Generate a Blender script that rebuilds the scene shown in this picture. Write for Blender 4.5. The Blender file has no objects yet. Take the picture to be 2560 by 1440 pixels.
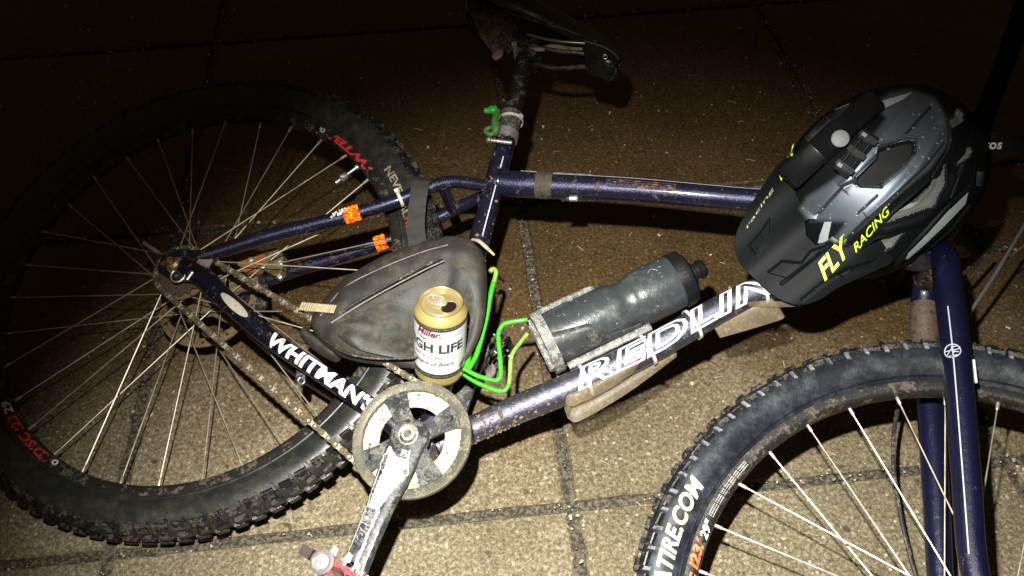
import bpy, bmesh, math, random
import numpy as np
from mathutils import Vector, Matrix
random.seed(7); rng = np.random.default_rng(7)
S = bpy.context.scene
COL = S.collection
# ------------------------------------------------------------------ camera
CAMH = 1.098
FPX = 2267.76
r_ = np.array([0.9997, -0.01785, -0.01654]); u_ = np.array([0.02433, 0.73326, 0.67951]); w_ = np.array([0.0, 0.67971, -0.73348])
cam = bpy.data.cameras.new('camera'); cam_o = bpy.data.objects.new('camera', cam); COL.objects.link(cam_o)
cam.sensor_width = 36.0; cam.lens = 36.0 * FPX / 2560.0; cam.clip_start = 0.02; cam.clip_end = 500
cam_o.matrix_world = Matrix(((r_[0], u_[0], -w_[0], 0), (r_[1], u_[1], -w_[1], 0), (r_[2], u_[2], -w_[2], CAMH), (0, 0, 0, 1)))
S.camera = cam_o
S.render.resolution_x = 1024; S.render.resolution_y = 576
S.view_settings.view_transform = 'Standard'; S.view_settings.look = 'None'; S.view_settings.gamma = 1.0
S.view_settings.exposure = 0.0
# ------------------------------------------------------------------ night: dim warm sky glow + the photographer's flash lamp
wd = bpy.data.worlds.new('World'); S.world = wd; wd.use_nodes = True
bg = wd.node_tree.nodes['Background']; bg.inputs[0].default_value = (1.0, 0.72, 0.36, 1); bg.inputs[1].default_value = 0.034
CAMP = np.array([0, 0, CAMH])
LAMP = CAMP + u_ * 0.19 + r_ * -0.07 + w_ * 0.02
sp = bpy.data.lights.new('flash_lamp', 'SPOT'); sp.energy = 232.0; sp.color = (1.0, 0.985, 0.93)
sp.spot_size = math.radians(72); sp.spot_blend = 1.0; sp.shadow_soft_size = 0.013
spo = bpy.data.objects.new('flash_lamp', sp); COL.objects.link(spo); spo.location = Vector(LAMP)
AIM = np.array([0.10, 0.54, 0.0])
spo.rotation_euler = Vector(AIM - LAMP).to_track_quat('-Z', 'Y').to_euler()

# ------------------------------------------------------------------ measured frames (bicycle plane, front wheel plane)
def N_(v): v = np.asarray(v, float); return v / np.linalg.norm(v)
Cr = np.array([-0.46287, 0.91472, 0.13182]); ex = N_([0.86403, -0.50323, -0.01464]); nn = N_([-0.14016, -0.26837, 0.95307]); ey = np.cross(nn, ex)
Cf = np.array([0.48371, 0.35916, 0.12734]); nf = N_([-0.11692, -0.17952, 0.97678]); ef = N_([0.86138, -0.50787, 0.00977]); ef = N_(ef - ef @ nf * nf); eg = np.cross(nf, ef)
def F(x, y, z=0.0): return Cr + x * ex + y * ey + z * nn          # frame coordinates: forward, up, drive side
def G(x, y, z=0.0): return Cf + x * ef + y * eg + z * nf          # fork coordinates
def ray(px, py): return (px - 1280) / FPX * r_ - (py - 720) / FPX * u_ + w_
def onp(px, py, C, n):
    d = ray(px, py); return CAMP + d * (((C - CAMP) @ n) / (d @ n))
def fp(px, py, z=0.0): return onp(px, py, Cr + nn * z, nn)        # a point z above the frame plane
def gp(px, py, z=0.0): return onp(px, py, Cf + nf * z, nf)
def hp(px, py, h=0.0): return onp(px, py, np.array([0, 0, h]), np.array([0, 0, 1.0]))
def px_of(P):
    v = np.asarray(P) - CAMP; zc = v @ w_
    return np.stack([1280 + FPX * (v @ r_) / zc, 720 - FPX * (v @ u_) / zc], -1)

# ------------------------------------------------------------------ materials
MATS = {}
def mat(name, col, rough=0.5, metal=0.0, mud=0.0, mudcol=(0.10, 0.07, 0.04), mscale=60, bump=0.0, bscale=300, var=0.15, spec=0.5,
        coat=0.0, alpha=1.0, trans=0.0, mrough=0.85, msoft=.035):
    if name in MATS: return MATS[name]
    m = bpy.data.materials.new(name); m.use_nodes = True; nt = m.node_tree; nt.nodes.clear(); L = nt.links.new
    out = nt.nodes.new('ShaderNodeOutputMaterial'); b = nt.nodes.new('ShaderNodeBsdfPrincipled'); L(b.outputs[0], out.inputs[0])
    tc = nt.nodes.new('ShaderNodeTexCoord')
    def noise(sc, det=4, ro=0.6):
        n = nt.nodes.new('ShaderNodeTexNoise'); n.inputs['Scale'].default_value = sc; n.inputs['Detail'].default_value = det
        n.inputs['Roughness'].default_value = ro; L(tc.outputs['Object'], n.inputs['Vector']); return n
    def ramp(src, a, c):
        n = nt.nodes.new('ShaderNodeMapRange'); n.inputs[1].default_value = a; n.inputs[2].default_value = c; n.clamp = True
        L(src, n.inputs[0]); return n.outputs[0]
    def mix(fac, a, c):
        n = nt.nodes.new('ShaderNodeMix'); n.data_type = 'RGBA'
        if isinstance(fac, float): n.inputs[0].default_value = fac
        else: L(fac, n.inputs[0])
        for i, v in ((6, a), (7, c)):
            if isinstance(v, tuple): n.inputs[i].default_value = (*v, 1)
            else: L(v, n.inputs[i])
        return n.outputs[2]
    n1 = noise(mscale * 0.37, 5)
    lo = tuple(max(0, c * (1 - var)) for c in col); hi = tuple(min(1, c * (1 + var)) for c in col)
    c = mix(ramp(n1.outputs[0], .3, .7), lo, hi)
    rsock = None
    if mud > 0:
        n2 = noise(mscale, 8, 0.72); n3 = noise(mscale * 5.3, 4, 0.7)
        ad = nt.nodes.new('ShaderNodeMath'); ad.operation = 'MULTIPLY_ADD'; L(n3.outputs[0], ad.inputs[0]); ad.inputs[1].default_value = 0.45; L(n2.outputs[0], ad.inputs[2])
        t = 0.725 + (0.5 - mud) * 0.42
        f = ramp(ad.outputs[0], t - msoft, t + msoft)
        mc = mix(ramp(n3.outputs[0], .35, .65), tuple(x * .55 for x in mudcol), tuple(min(1, x * 1.5) for x in mudcol))
        c = mix(f, c, mc)
        mr = nt.nodes.new('ShaderNodeMapRange'); L(f, mr.inputs[0]); mr.inputs[3].default_value = rough; mr.inputs[4].default_value = mrough; L(mr.outputs[0], b.inputs['Roughness'])
        if metal > 0:
            mm = nt.nodes.new('ShaderNodeMapRange'); L(f, mm.inputs[0]); mm.inputs[3].default_value = metal; mm.inputs[4].default_value = 0; L(mm.outputs[0], b.inputs['Metallic'])
        bp0 = nt.nodes.new('ShaderNodeBump'); bp0.inputs['Strength'].default_value = 0.6; bp0.inputs['Distance'].default_value = 0.0015; L(ad.outputs[0], bp0.inputs['Height'])
        L(bp0.outputs[0], b.inputs['Normal'])
    else:
        mr = nt.nodes.new('ShaderNodeMapRange'); L(n1.outputs[0], mr.inputs[0]); mr.inputs[1].default_value = .3; mr.inputs[2].default_value = .7
        mr.inputs[3].default_value = max(0.03, rough * .8); mr.inputs[4].default_value = min(1, rough * 1.2); L(mr.outputs[0], b.inputs['Roughness'])
        b.inputs['Metallic'].default_value = metal
        if bump > 0:
            n4 = noise(bscale, 4, .6); bp = nt.nodes.new('ShaderNodeBump'); bp.inputs['Strength'].default_value = bump; bp.inputs['Distance'].default_value = 0.001
            L(n4.outputs[0], bp.inputs['Height']); L(bp.outputs[0], b.inputs['Normal'])
    L(c, b.inputs['Base Color'])
    b.inputs['Specular IOR Level'].default_value = spec
    b.inputs['Coat Weight'].default_value = coat; b.inputs['Coat Roughness'].default_value = 0.08
    b.inputs['Alpha'].default_value = alpha; b.inputs['Transmission Weight'].default_value = trans
    MATS[name] = m; return m

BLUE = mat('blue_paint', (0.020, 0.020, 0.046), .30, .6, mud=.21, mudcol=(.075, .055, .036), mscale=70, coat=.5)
BLUEDT = mat('blue_paint_glare', (0.115, 0.112, 0.150), .38, .85, mud=.25, mudcol=(.11, .085, .065), mscale=120, coat=.6)  # frame blue made paler, putting the lamp's glare into its colour
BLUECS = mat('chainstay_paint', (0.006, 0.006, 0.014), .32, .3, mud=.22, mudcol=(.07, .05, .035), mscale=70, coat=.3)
BLUEMUD = mat('muddy_blue_paint', (0.022, 0.020, 0.050), .30, .4, mud=.52, mudcol=(.14, .10, .065), mscale=55, coat=.35)
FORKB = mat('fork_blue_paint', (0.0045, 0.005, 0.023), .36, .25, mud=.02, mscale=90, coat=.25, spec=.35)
BLACKP = mat('black_paint', (0.008, 0.008, 0.010), .35, .1, mud=.36, mudcol=(.07, .05, .03), mscale=60, coat=.2)
RUB = mat('tyre_rubber', (0.013, 0.0145, 0.015), .36, 0, mud=.42, mudcol=(.030, .028, .019), mscale=13, spec=.6, msoft=.16, mrough=.55)
RUBW = mat('wet_tyre_rubber', (0.007, 0.0085, 0.012), .33, 0, mud=.42, mudcol=(.022, .026, .033), mscale=13, spec=.7, mrough=.5, msoft=.13)
SHEEN = mat('painted_sheen_rubber', (0.17, 0.17, 0.175), .35, 0, mud=.36, mudcol=(.03, .03, .03), mscale=120)  # paler grey paints the wet glint on the front tyre's side lugs
KNOB = mat('tread_rubber', (0.008, 0.008, 0.009), .30, 0, mud=.42, mudcol=(.05, .04, .032), mscale=60, spec=.6)
RIMM = mat('rim_black', (0.022, 0.020, 0.018), .38, .3, mud=.34, mudcol=(.07, .055, .035), mscale=45, spec=.5)
STEEL = mat('spoke_steel', (0.58, 0.50, 0.38), .42, .72, var=.25, mscale=120)
GOLDM = mat('muddy_brass', (0.42, 0.31, 0.15), .35, .9, mud=.5, mudcol=(.13, .09, .045), mscale=90)
RUSTY = mat('muddy_rotor_steel', (0.30, 0.20, 0.10), .42, .8, mud=.62, mudcol=(.14, .09, .045), mscale=45)
CHAINM = mat('chain_steel', (0.13, 0.10, 0.06), .38, .5, mud=.35, mudcol=(.07, .05, .025), mscale=120)
CHAINB = mat('rubbed_chain_plate', (0.62, 0.53, 0.34), .33, .6, mud=.22, mudcol=(.14, .10, .05), mscale=70)
ALU = mat('aluminium', (0.72, 0.70, 0.66), .35, .85, mud=.15, mudcol=(.15, .12, .08), mscale=100)
ORANGEPAD = mat('muddy_orange_plastic', (0.30, 0.12, 0.03), .5, 0, mud=.35, mudcol=(.12, .08, .03), mscale=60)
BLK = mat('black_plastic', (0.007, 0.007, 0.008), .42, 0, spec=.35, mscale=80, bump=.15, bscale=500)
BLKM = mat('muddy_black_plastic', (0.020, 0.020, 0.021), .38, 0, mud=.35, mudcol=(.11, .09, .06), mscale=60)
def ANODE(n, c): return mat(n, c, .4, 0)

# ------------------------------------------------------------------ mesh builder
class MB:
    def __init__(s): s.v = []; s.f = []; s.m = []; s.mats = []
    def mi(s, m):
        if m not in s.mats: s.mats.append(m)
        return s.mats.index(m)
    def add(s, vs, fs, m):
        o = len(s.v); s.v += [tuple(map(float, v)) for v in vs]; k = s.mi(m)
        for f in fs: s.f.append([i + o for i in f]); s.m.append(k)
    def build(s, name, parent=None, smooth=True, ang=40):
        me = bpy.data.meshes.new(name); me.from_pydata(s.v, [], s.f); 
        for m in s.mats: me.materials.append(m)
        me.polygons.foreach_set('material_index', s.m)
        bm = bmesh.new(); bm.from_mesh(me); bmesh.ops.remove_doubles(bm, verts=bm.verts, dist=1e-6)
        bmesh.ops.recalc_face_normals(bm, faces=bm.faces)
        if smooth:
            ca = math.radians(ang)
            for f in bm.faces: f.smooth = True
            for e in bm.edges:
                if len(e.link_faces) == 2 and e.calc_face_angle(0) > ca: e.smooth = False
        bm.to_mesh(me); bm.free(); me.update()
        o = bpy.data.objects.new(name, me); COL.objects.link(o)
        if parent is not None: setp(o, parent)
        return o
def setp(o, parent):
    o.parent = parent; W = wmat(parent); o.matrix_parent_inverse = W.inverted()
def wmat(o):
    M = Matrix.Translation(o.location)
    if o.parent is not None: M = wmat(o.parent) @ o.matrix_parent_inverse @ M
    return M
def empty(name, loc, parent=None):
    o = bpy.data.objects.new(name, None); COL.objects.link(o); o.empty_display_size = .05
    if parent is not None: setp(o, parent)
    if parent is None: o.location = Vector(loc)
    return o
def tag(o, label=None, cat=None, group=None, kind=None):
    if label: o['label'] = label
    if cat: o['category'] = cat
    if group: o['group'] = group
    if kind: o['kind'] = kind
    return o
def catmull(P, n=8):
    P = [np.asarray(p, float) for p in P]
    if len(P) < 3: return [P[0] + (P[1] - P[0]) * t for t in np.linspace(0, 1, n + 1)]
    Q = [2 * P[0] - P[1]] + P + [2 * P[-1] - P[-2]]; out = []
    for i in range(1, len(Q) - 2):
        a, b, c, d = Q[i - 1:i + 3]
        for k in range(n):
            t = k / n; out.append(.5 * ((2 * b) + (-a + c) * t + (2 * a - 5 * b + 4 * c - d) * t * t + (-a + 3 * b - 3 * c + d) * t ** 3))
    out.append(P[-1]); return out
def frames(P, up=None):
    P = np.asarray(P); T = np.gradient(P, axis=0); T /= np.linalg.norm(T, axis=1)[:, None] + 1e-12
    a = np.asarray(up if up is not None else ([0, 0, 1] if abs(T[0][2]) < .9 else [1, 0, 0]), float)
    A = []
    for t in T:
        a = a - a @ t * t; a /= np.linalg.norm(a) + 1e-12; A.append(a.copy())
    A = np.array(A); return T, A, np.cross(T, A)
def tube(mb, P, R, m, seg=14, up=None, flat=1.0, cap=True):
    P = np.asarray(P, float); n = len(P); R = np.full(n, R, float) if np.isscalar(R) else np.interp(np.linspace(0, 1, n), np.linspace(0, 1, len(R)), R)
    T, A, B = frames(P, up); vs = []
    for i in range(n):
        for k in range(seg):
            a = 2 * math.pi * k / seg; vs.append(P[i] + R[i] * (math.cos(a) * A[i] * flat + math.sin(a) * B[i]))
    fs = [[i * seg + k, i * seg + (k + 1) % seg, (i + 1) * seg + (k + 1) % seg, (i + 1) * seg + k] for i in range(n - 1) for k in range(seg)]
    if cap: fs += [list(range(seg))[::-1], [(n - 1) * seg + k for k in range(seg)]]
    mb.add(vs, fs, m)
def lathe(mb, O, ax, prof, m, seg=32, a0=None, capA=False, capB=False):
    O = np.asarray(O, float); ax = N_(ax); t = np.asarray(a0 if a0 is not None else ([1, 0, 0] if abs(ax[0]) < .8 else [0, 1, 0]), float)
    A = N_(t - t @ ax * ax); B = np.cross(ax, A); vs = []
    for s, r in prof:
        for k in range(seg):
            a = 2 * math.pi * k / seg; vs.append(O + ax * s + r * (math.cos(a) * A + math.sin(a) * B))
    n = len(prof); fs = [[i * seg + k, i * seg + (k + 1) % seg, (i + 1) * seg + (k + 1) % seg, (i + 1) * seg + k] for i in range(n - 1) for k in range(seg)]
    if capA: fs.append(list(range(seg))[::-1])
    if capB: fs.append([(n - 1) * seg + k for k in range(seg)])
    mb.add(vs, fs, m)
def ringprism(mb, fn, loops, z0, z1, m):
    """solid between an outer and inner closed loop of equal count (2-D lists), extruded z0..z1; fn(x,y,z)->3D"""
    o, i = loops; n = len(o); vs = []
    for L_, z in ((o, z0), (i, z0), (o, z1), (i, z1)): vs += [fn(x, y, z) for x, y in L_]
    fs = []
    for k in range(n):
        j = (k + 1) % n
        fs += [[2 * n + k, 2 * n + j, 3 * n + j, 3 * n + k], [k, n + k, n + j, j], [k, j, 2 * n + j, 2 * n + k], [n + k, 3 * n + k, 3 * n + j, n + j]]
    mb.add(vs, fs, m)
def prism(mb, pts, d, m):
    """closed 3-D outline extruded by vector d"""
    n = len(pts); d = np.asarray(d, float); vs = [np.asarray(p, float) for p in pts] + [np.asarray(p, float) + d for p in pts]
    mb.add(vs, [list(range(n))[::-1], [n + k for k in range(n)]] + [[k, (k + 1) % n, n + (k + 1) % n, n + k] for k in range(n)], m)
def box(mb, c, X, Y, Z, m):
    c, X, Y, Z = (np.asarray(v, float) for v in (c, X, Y, Z))
    vs = [c + a * X + b * Y + e * Z for e in (-1, 1) for b in (-1, 1) for a in (-1, 1)]
    mb.add(vs, [[0, 2, 3, 1], [4, 5, 7, 6], [0, 1, 5, 4], [2, 6, 7, 3], [0, 4, 6, 2], [1, 3, 7, 5]], m)
def chamf(mb, c, X, Y, Z, m, k=.8):
    """block with chamfered top"""
    c, X, Y, Z = (np.asarray(v, float) for v in (c, X, Y, Z))
    lv = [(-1, 1.0), (.55, 1.0), (1, k)]; vs = []
    for h, s in lv: vs += [c + Z * h + a * X * s + b * Y * s for a, b in ((-1, -1), (1, -1), (1, 1), (-1, 1))]
    fs = [[8, 9, 10, 11], [3, 2, 1, 0]] + [[4 * l + q, 4 * l + (q + 1) % 4, 4 * l + 4 + (q + 1) % 4, 4 * l + 4 + q] for l in (0, 1) for q in range(4)]
    mb.add(vs, fs, m)
def ball(mb, c, r, m, seg=12, ax=None, sx=1, sy=1, sz=1):
    X, Y, Z = ax if ax is not None else (np.array([1., 0, 0]), np.array([0, 1., 0]), np.array([0, 0, 1.])); vs = []; fs = []; h = seg // 2
    for i in range(h + 1):
        th = math.pi * i / h
        for k in range(seg):
            a = 2 * math.pi * k / seg
            vs.append(np.asarray(c) + r * (math.sin(th) * math.cos(a) * X * sx + math.sin(th) * math.sin(a) * Y * sy + math.cos(th) * Z * sz))
    for i in range(h):
        for k in range(seg): fs.append([i * seg + k, i * seg + (k + 1) % seg, (i + 1) * seg + (k + 1) % seg, (i + 1) * seg + k])
    mb.add(vs, fs, m)
def circ(r, n=48, a0=0.0, cx=0, cy=0): return [(cx + r * math.cos(a0 + 2 * math.pi * k / n), cy + r * math.sin(a0 + 2 * math.pi * k / n)) for k in range(n)]

# ------------------------------------------------------------------ lettering
def text_geo(s, size=1.0, bold=0.0, shear=0.0, outline=0.0, spacing=1.0, slices=0, xs=0, squash=1.0):
    cu = bpy.data.curves.new('t', 'FONT'); cu.body = s; cu.size = size; cu.offset = bold; cu.shear = shear; cu.space_character = spacing; cu.resolution_u = 3
    if outline > 0: cu.fill_mode = 'NONE'; cu.bevel_depth = outline; cu.bevel_resolution = 0
    o = bpy.data.objects.new('t', cu); COL.objects.link(o); dg = bpy.context.evaluated_depsgraph_get(); dg.update()
    me = bpy.data.meshes.new_from_object(o.evaluated_get(dg)); bpy.data.objects.remove(o); bpy.data.curves.remove(cu)
    bm = bmesh.new(); bm.from_mesh(me); bpy.data.meshes.remove(me)
    for v in bm.verts: v.co.x *= squash
    bmesh.ops.triangulate(bm, faces=bm.faces)
    if bm.verts:
        X = [v.co.x for v in bm.verts]; Y = [v.co.y for v in bm.verts]
        for k in range(1, slices): bmesh.ops.bisect_plane(bm, geom=bm.verts[:] + bm.edges[:] + bm.faces[:], plane_co=(0, min(Y) + (max(Y) - min(Y)) * k / slices, 0), plane_no=(0, 1, 0))
        for k in range(1, xs): bmesh.ops.bisect_plane(bm, geom=bm.verts[:] + bm.edges[:] + bm.faces[:], plane_co=(min(X) + (max(X) - min(X)) * k / xs, 0, 0), plane_no=(1, 0, 0))
    bm.verts.index_update(); V = np.array([v.co[:] for v in bm.verts]); Fc = [[v.index for v in f.verts] for f in bm.faces]; bm.free()
    if len(V): V[:, 0] -= V[:, 0].min()
    return V, Fc
def put_text(mb, geo, fn, m):
    V, Fc = geo
    if len(V): mb.add([fn(x, y, z) for x, y, z in V], Fc, m)
def arc_map(P, R, phi0, sgn, flip=False):
    """x runs along the arc (sgn=-1 clockwise), y radially outward (flip: inward); P(R,phi)->3D point on the face"""
    def f(x, y, z): return P(R + (-y if flip else y), phi0 + sgn * x / R)
    return f
def tube_map(path, rad, up3, centre_dir, s0):
    """wrap text around a tube: x along the path from s0, y around the tube centred on the direction centre_dir"""
    Pth = np.asarray(path); seg = np.linalg.norm(np.diff(Pth, axis=0), axis=1); cs = np.r_[0, np.cumsum(seg)]
    def f(x, y, z):
        s = s0 + x; i = int(np.clip(np.searchsorted(cs, s) - 1, 0, len(seg) - 1)); t = (s - cs[i]) / seg[i]
        c = Pth[i] + (Pth[i + 1] - Pth[i]) * t
        j = min(i + 1, len(seg) - 1); T = N_((Pth[i + 1] - Pth[i]) * (1 - t) + (Pth[j + 1] - Pth[j]) * t)
        rr = rad(s) if callable(rad) else rad
        D = centre_dir - centre_dir @ T * T; D = N_(D); B = np.cross(T, D)
        if B @ up3 < 0: B = -B
        a = y / rr; return c + (rr + .0007 + z) * (math.cos(a) * D + math.sin(a) * B)
    return f
def inside(poly, x, y):
    poly = np.asarray(poly, float); r = np.zeros(np.shape(x), bool); n = len(poly); j = n - 1
    for i in range(n):
        xi, yi = poly[i]; xj, yj = poly[j]
        c = ((yi > y) != (yj > y)) & (x < (xj - xi) * (y - yi) / (yj - yi + 1e-12) + xi); r ^= c; j = i
    return r
def dist_poly(poly, x, y, closed=True):
    poly = np.asarray(poly, float); d = np.full(np.shape(x), 1e9); n = len(poly)
    for i in range(n if closed else n - 1):
        a = poly[i]; b = poly[(i + 1) % n]; ab = b - a; t = np.clip(((x - a[0]) * ab[0] + (y - a[1]) * ab[1]) / (ab @ ab + 1e-12), 0, 1)
        d = np.minimum(d, np.hypot(x - a[0] - t * ab[0], y - a[1] - t * ab[1]))
    return d
def sdf(poly, x, y): d = dist_poly(poly, x, y); return np.where(inside(poly, x, y), -d, d)
def sstep(a, b, x): t = np.clip((x - a) / (b - a), 0, 1); return t * t * (3 - 2 * t)

# ================================================================== GROUND
def ground_mat():
    m = bpy.data.materials.new('exposed_aggregate'); m.use_nodes = True; nt = m.node_tree; L = nt.links.new; b = nt.nodes['Principled BSDF']
    tc = nt.nodes.new('ShaderNodeTexCoord')
    def tex(kind, sc, det=None, ro=None, dist=None):
        n = nt.nodes.new(kind); n.inputs['Scale'].default_value = sc
        if det is not None: n.inputs['Detail'].default_value = det
        if ro is not None: n.inputs['Roughness'].default_value = ro
        if dist is not None: n.inputs['Distortion'].default_value = dist
        L(tc.outputs['Object'], n.inputs['Vector']); return n
    def rmp(src, pts):
        n = nt.nodes.new('ShaderNodeValToRGB'); e = n.color_ramp.elements
        while len(e) < len(pts): e.new(.5)
        for q, (p, c) in zip(e, pts): q.position = p; q.color = (*c, 1)
        L(src, n.inputs[0]); return n.outputs[0]
    def mx(f, a, c, bt='MIX'):
        n = nt.nodes.new('ShaderNodeMix'); n.data_type = 'RGBA'; n.blend_type = bt
        if isinstance(f, float): n.inputs[0].default_value = f
        else: L(f, n.inputs[0])
        for i, v in ((6, a), (7, c)):
            if isinstance(v, tuple): n.inputs[i].default_value = (*v, 1)
            else: L(v, n.inputs[i])
        return n.outputs[2]
    fine = tex('ShaderNodeTexNoise', 190, 6, .78, .5); grit = tex('ShaderNodeTexNoise', 620, 3, .6)
    base = rmp(fine.outputs[0], [(.34, (.030, .020, .007)), (.45, (.13, .10, .048)), (.54, (.30, .255, .160)), (.66, (.62, .56, .42))])
    base = mx(.35, base, rmp(grit.outputs[0], [(.35, (.07, .05, .025)), (.65, (.40, .34, .22))]))
    vor = tex('ShaderNodeTexVoronoi', 150); vor.feature = 'F1'
    sel = nt.nodes.new('ShaderNodeSeparateColor'); L(vor.outputs['Color'], sel.inputs[0])
    stone = nt.nodes.new('ShaderNodeMath'); stone.operation = 'LESS_THAN'; L(vor.outputs['Distance'], stone.inputs[0]); stone.inputs[1].default_value = .34
    pick = nt.nodes.new('ShaderNodeMath'); pick.operation = 'GREATER_THAN'; L(sel.outputs[0], pick.inputs[0]); pick.inputs[1].default_value = .80
    both = nt.nodes.new('ShaderNodeMath'); both.operation = 'MULTIPLY'; L(stone.outputs[0], both.inputs[0]); L(pick.outputs[0], both.inputs[1])
    stc = rmp(sel.outputs[1], [(0, (.10, .07, .045)), (.5, (.38, .32, .22)), (1, (.62, .57, .46))])
    base = mx(both.outputs[0], base, stc)
    # damp reddish-brown film over the slabs away from the dry front, ragged in outline, its darkness also standing in for the lamp's falloff
    sx = nt.nodes.new('ShaderNodeSeparateXYZ'); L(tc.outputs['Object'], sx.inputs[0])
    big = tex('ShaderNodeTexNoise', 2.3, 6, .62, .6)
    d1 = nt.nodes.new('ShaderNodeMath'); d1.operation = 'MULTIPLY_ADD'; L(big.outputs[0], d1.inputs[0]); d1.inputs[1].default_value = .9; L(sx.outputs[1], d1.inputs[2])
    damp_falloff = nt.nodes.new('ShaderNodeMapRange'); L(d1.outputs[0], damp_falloff.inputs[0]); damp_falloff.inputs[1].default_value = 1.02; damp_falloff.inputs[2].default_value = 1.42; damp_falloff.clamp = True
    damp_falloff_col = mx(1.0, base, (.43, .32, .20), 'MULTIPLY')
    film = tex('ShaderNodeTexNoise', 9, 8, .75, 1.2)
    damp_falloff_col = mx(rmp(film.outputs[0], [(.5, (0, 0, 0)), (.72, (.35, .35, .35))]), damp_falloff_col, (.13, .09, .05))
    vd = nt.nodes.new('ShaderNodeTexVoronoi'); vd.feature = 'DISTANCE_TO_EDGE'; vd.inputs['Scale'].default_value = 13
    wob = tex('ShaderNodeTexNoise', 11, 4, .6); vm = nt.nodes.new('ShaderNodeVectorMath'); vm.operation = 'MULTIPLY_ADD'; L(wob.outputs['Color'], vm.inputs[0]); vm.inputs[1].default_value = (.09, .09, 0); L(tc.outputs['Object'], vm.inputs[2]); L(vm.outputs[0], vd.inputs['Vector'])
    ck = rmp(vd.outputs['Distance'], [(.0, (1, 1, 1)), (.035, (0, 0, 0))]); msk = tex('ShaderNodeTexNoise', 3.1, 3, .5); cm = mx(1.0, ck, rmp(msk.outputs[0], [(.56, (0, 0, 0)), (.64, (.55, .55, .55))]), 'MULTIPLY')
    damp_falloff_col = mx(cm, damp_falloff_col, (.17, .135, .08))
    base = mx(damp_falloff.outputs[0], base, damp_falloff_col)
    st = tex('ShaderNodeTexNoise', 5, 5, .6)
    base = mx(.8, base, rmp(st.outputs[0], [(.3, (.62, .60, .55)), (.7, (1, 1, 1))]), 'MULTIPLY')
    at = nt.nodes.new('ShaderNodeAttribute'); at.attribute_name = 'slab_tone'; base = mx(1.0, base, at.outputs['Color'], 'MULTIPLY')
    sp2 = tex('ShaderNodeTexNoise', 34, 3, .5); base = mx(rmp(sp2.outputs[0], [(.66, (0, 0, 0)), (.70, (.75, .75, .75))]), base, (.035, .026, .015))
    L(base, b.inputs['Base Color'])
    ro = nt.nodes.new('ShaderNodeMapRange'); L(damp_falloff.outputs[0], ro.inputs[0]); ro.inputs[3].default_value = .78; ro.inputs[4].default_value = .52; L(ro.outputs[0], b.inputs['Roughness'])
    b.inputs['Specular IOR Level'].default_value = .3
    bp = nt.nodes.new('ShaderNodeBump'); bp.inputs['Strength'].default_value = .75; bp.inputs['Distance'].default_value = .0022; L(fine.outputs[0], bp.inputs['Height'])
    bp2 = nt.nodes.new('ShaderNodeBump'); bp2.inputs['Strength'].default_value = .5; bp2.inputs['Distance'].default_value = .0015; L(both.outputs[0], bp2.inputs['Height']); L(bp.outputs[0], bp2.inputs['Normal'])
    L(bp2.outputs[0], b.inputs['Normal'])
    return m
SLABM = ground_mat()
JOINTM = mat('joint_dirt', (0.020, 0.016, 0.010), .7, 0, mud=.46, mudcol=(.12, .10, .065), mscale=190)
TS = 0.612; YAW = 0.08877; OX = -0.44173 * CAMH; OY = 1.66772 * CAMH
ta = np.array([math.cos(YAW), math.sin(YAW), 0]); tb = np.array([-math.sin(YAW), math.cos(YAW), 0])
g = MB(); g.add([(-60, -60, -.009), (60, -60, -.009), (60, 60, -.009), (-60, 60, -.009)], [[0, 1, 2, 3]], JOINTM)
tag(g.build('ground', smooth=False), kind='structure')
g = MB(); gap = .0070
for i in range(-12, 14):
    for j in range(-14, 12):
        x0, x1 = OX + i * TS + gap, OX + (i + 1) * TS - gap; y0, y1 = OY + (j - 1) * TS + gap, OY + j * TS - gap
        if max(abs(x0), abs(y0)) > 7: continue
        dz = random.uniform(-.0012, .0012); vs = []; near_ = max(abs(x0), abs(y0 - .8)) < 2.2; ne = 44 if near_ else 1
        rj = np.convolve(rng.normal(0, 1, 4 * ne + 4), [.3, .5, .7, .5, .3], 'same')[:4 * ne] * (.00075 if near_ else 0); chip = np.where(rng.random(4 * ne) < (.05 if near_ else 0), rng.uniform(.001, .004, 4 * ne), 0); rj = np.abs(rj) + chip
        for e, z in ((0, -.0095), (0, -.004), (.003, -.0006 + dz), (.0065, dz)):
            cs_ = [(x0 + e, y0 + e), (x1 - e, y0 + e), (x1 - e, y1 - e), (x0 + e, y1 - e)]; nx = [(0, 1), (-1, 0), (0, -1), (1, 0)]
            for q in range(4):
                A_, B_ = cs_[q], cs_[(q + 1) % 4]
                for w in range(ne):
                    t_ = w / ne; j_ = rj[q * ne + w] * (0 if w == 0 else 1); vs.append(ta * (A_[0] + (B_[0] - A_[0]) * t_ + nx[q][0] * j_) + tb * (A_[1] + (B_[1] - A_[1]) * t_ + nx[q][1] * j_) + [0, 0, z])
        M4 = 4 * ne
        g.add(vs, [[3 * M4 + w for w in range(M4)]] + [[M4 * l + q, M4 * l + (q + 1) % M4, M4 * l + M4 + (q + 1) % M4, M4 * l + M4 + q] for l in range(3) for q in range(M4)], SLABM)
pv = g.build('pavement', ang=20); tag(pv, kind='structure')
ca = pv.data.color_attributes.new('slab_tone', 'FLOAT_COLOR', 'POINT'); cc = np.array([v.co[:] for v in pv.data.vertices]); ii_ = np.floor((cc @ ta - OX) / TS).astype(int); jj_ = np.floor((cc @ tb - OY) / TS).astype(int)
hh = (np.sin(ii_ * 12.9898 + jj_ * 78.233) * 43758.5453) % 1; h2 = (np.sin(ii_ * 39.3 + jj_ * 11.13) * 15731.7) % 1
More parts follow.
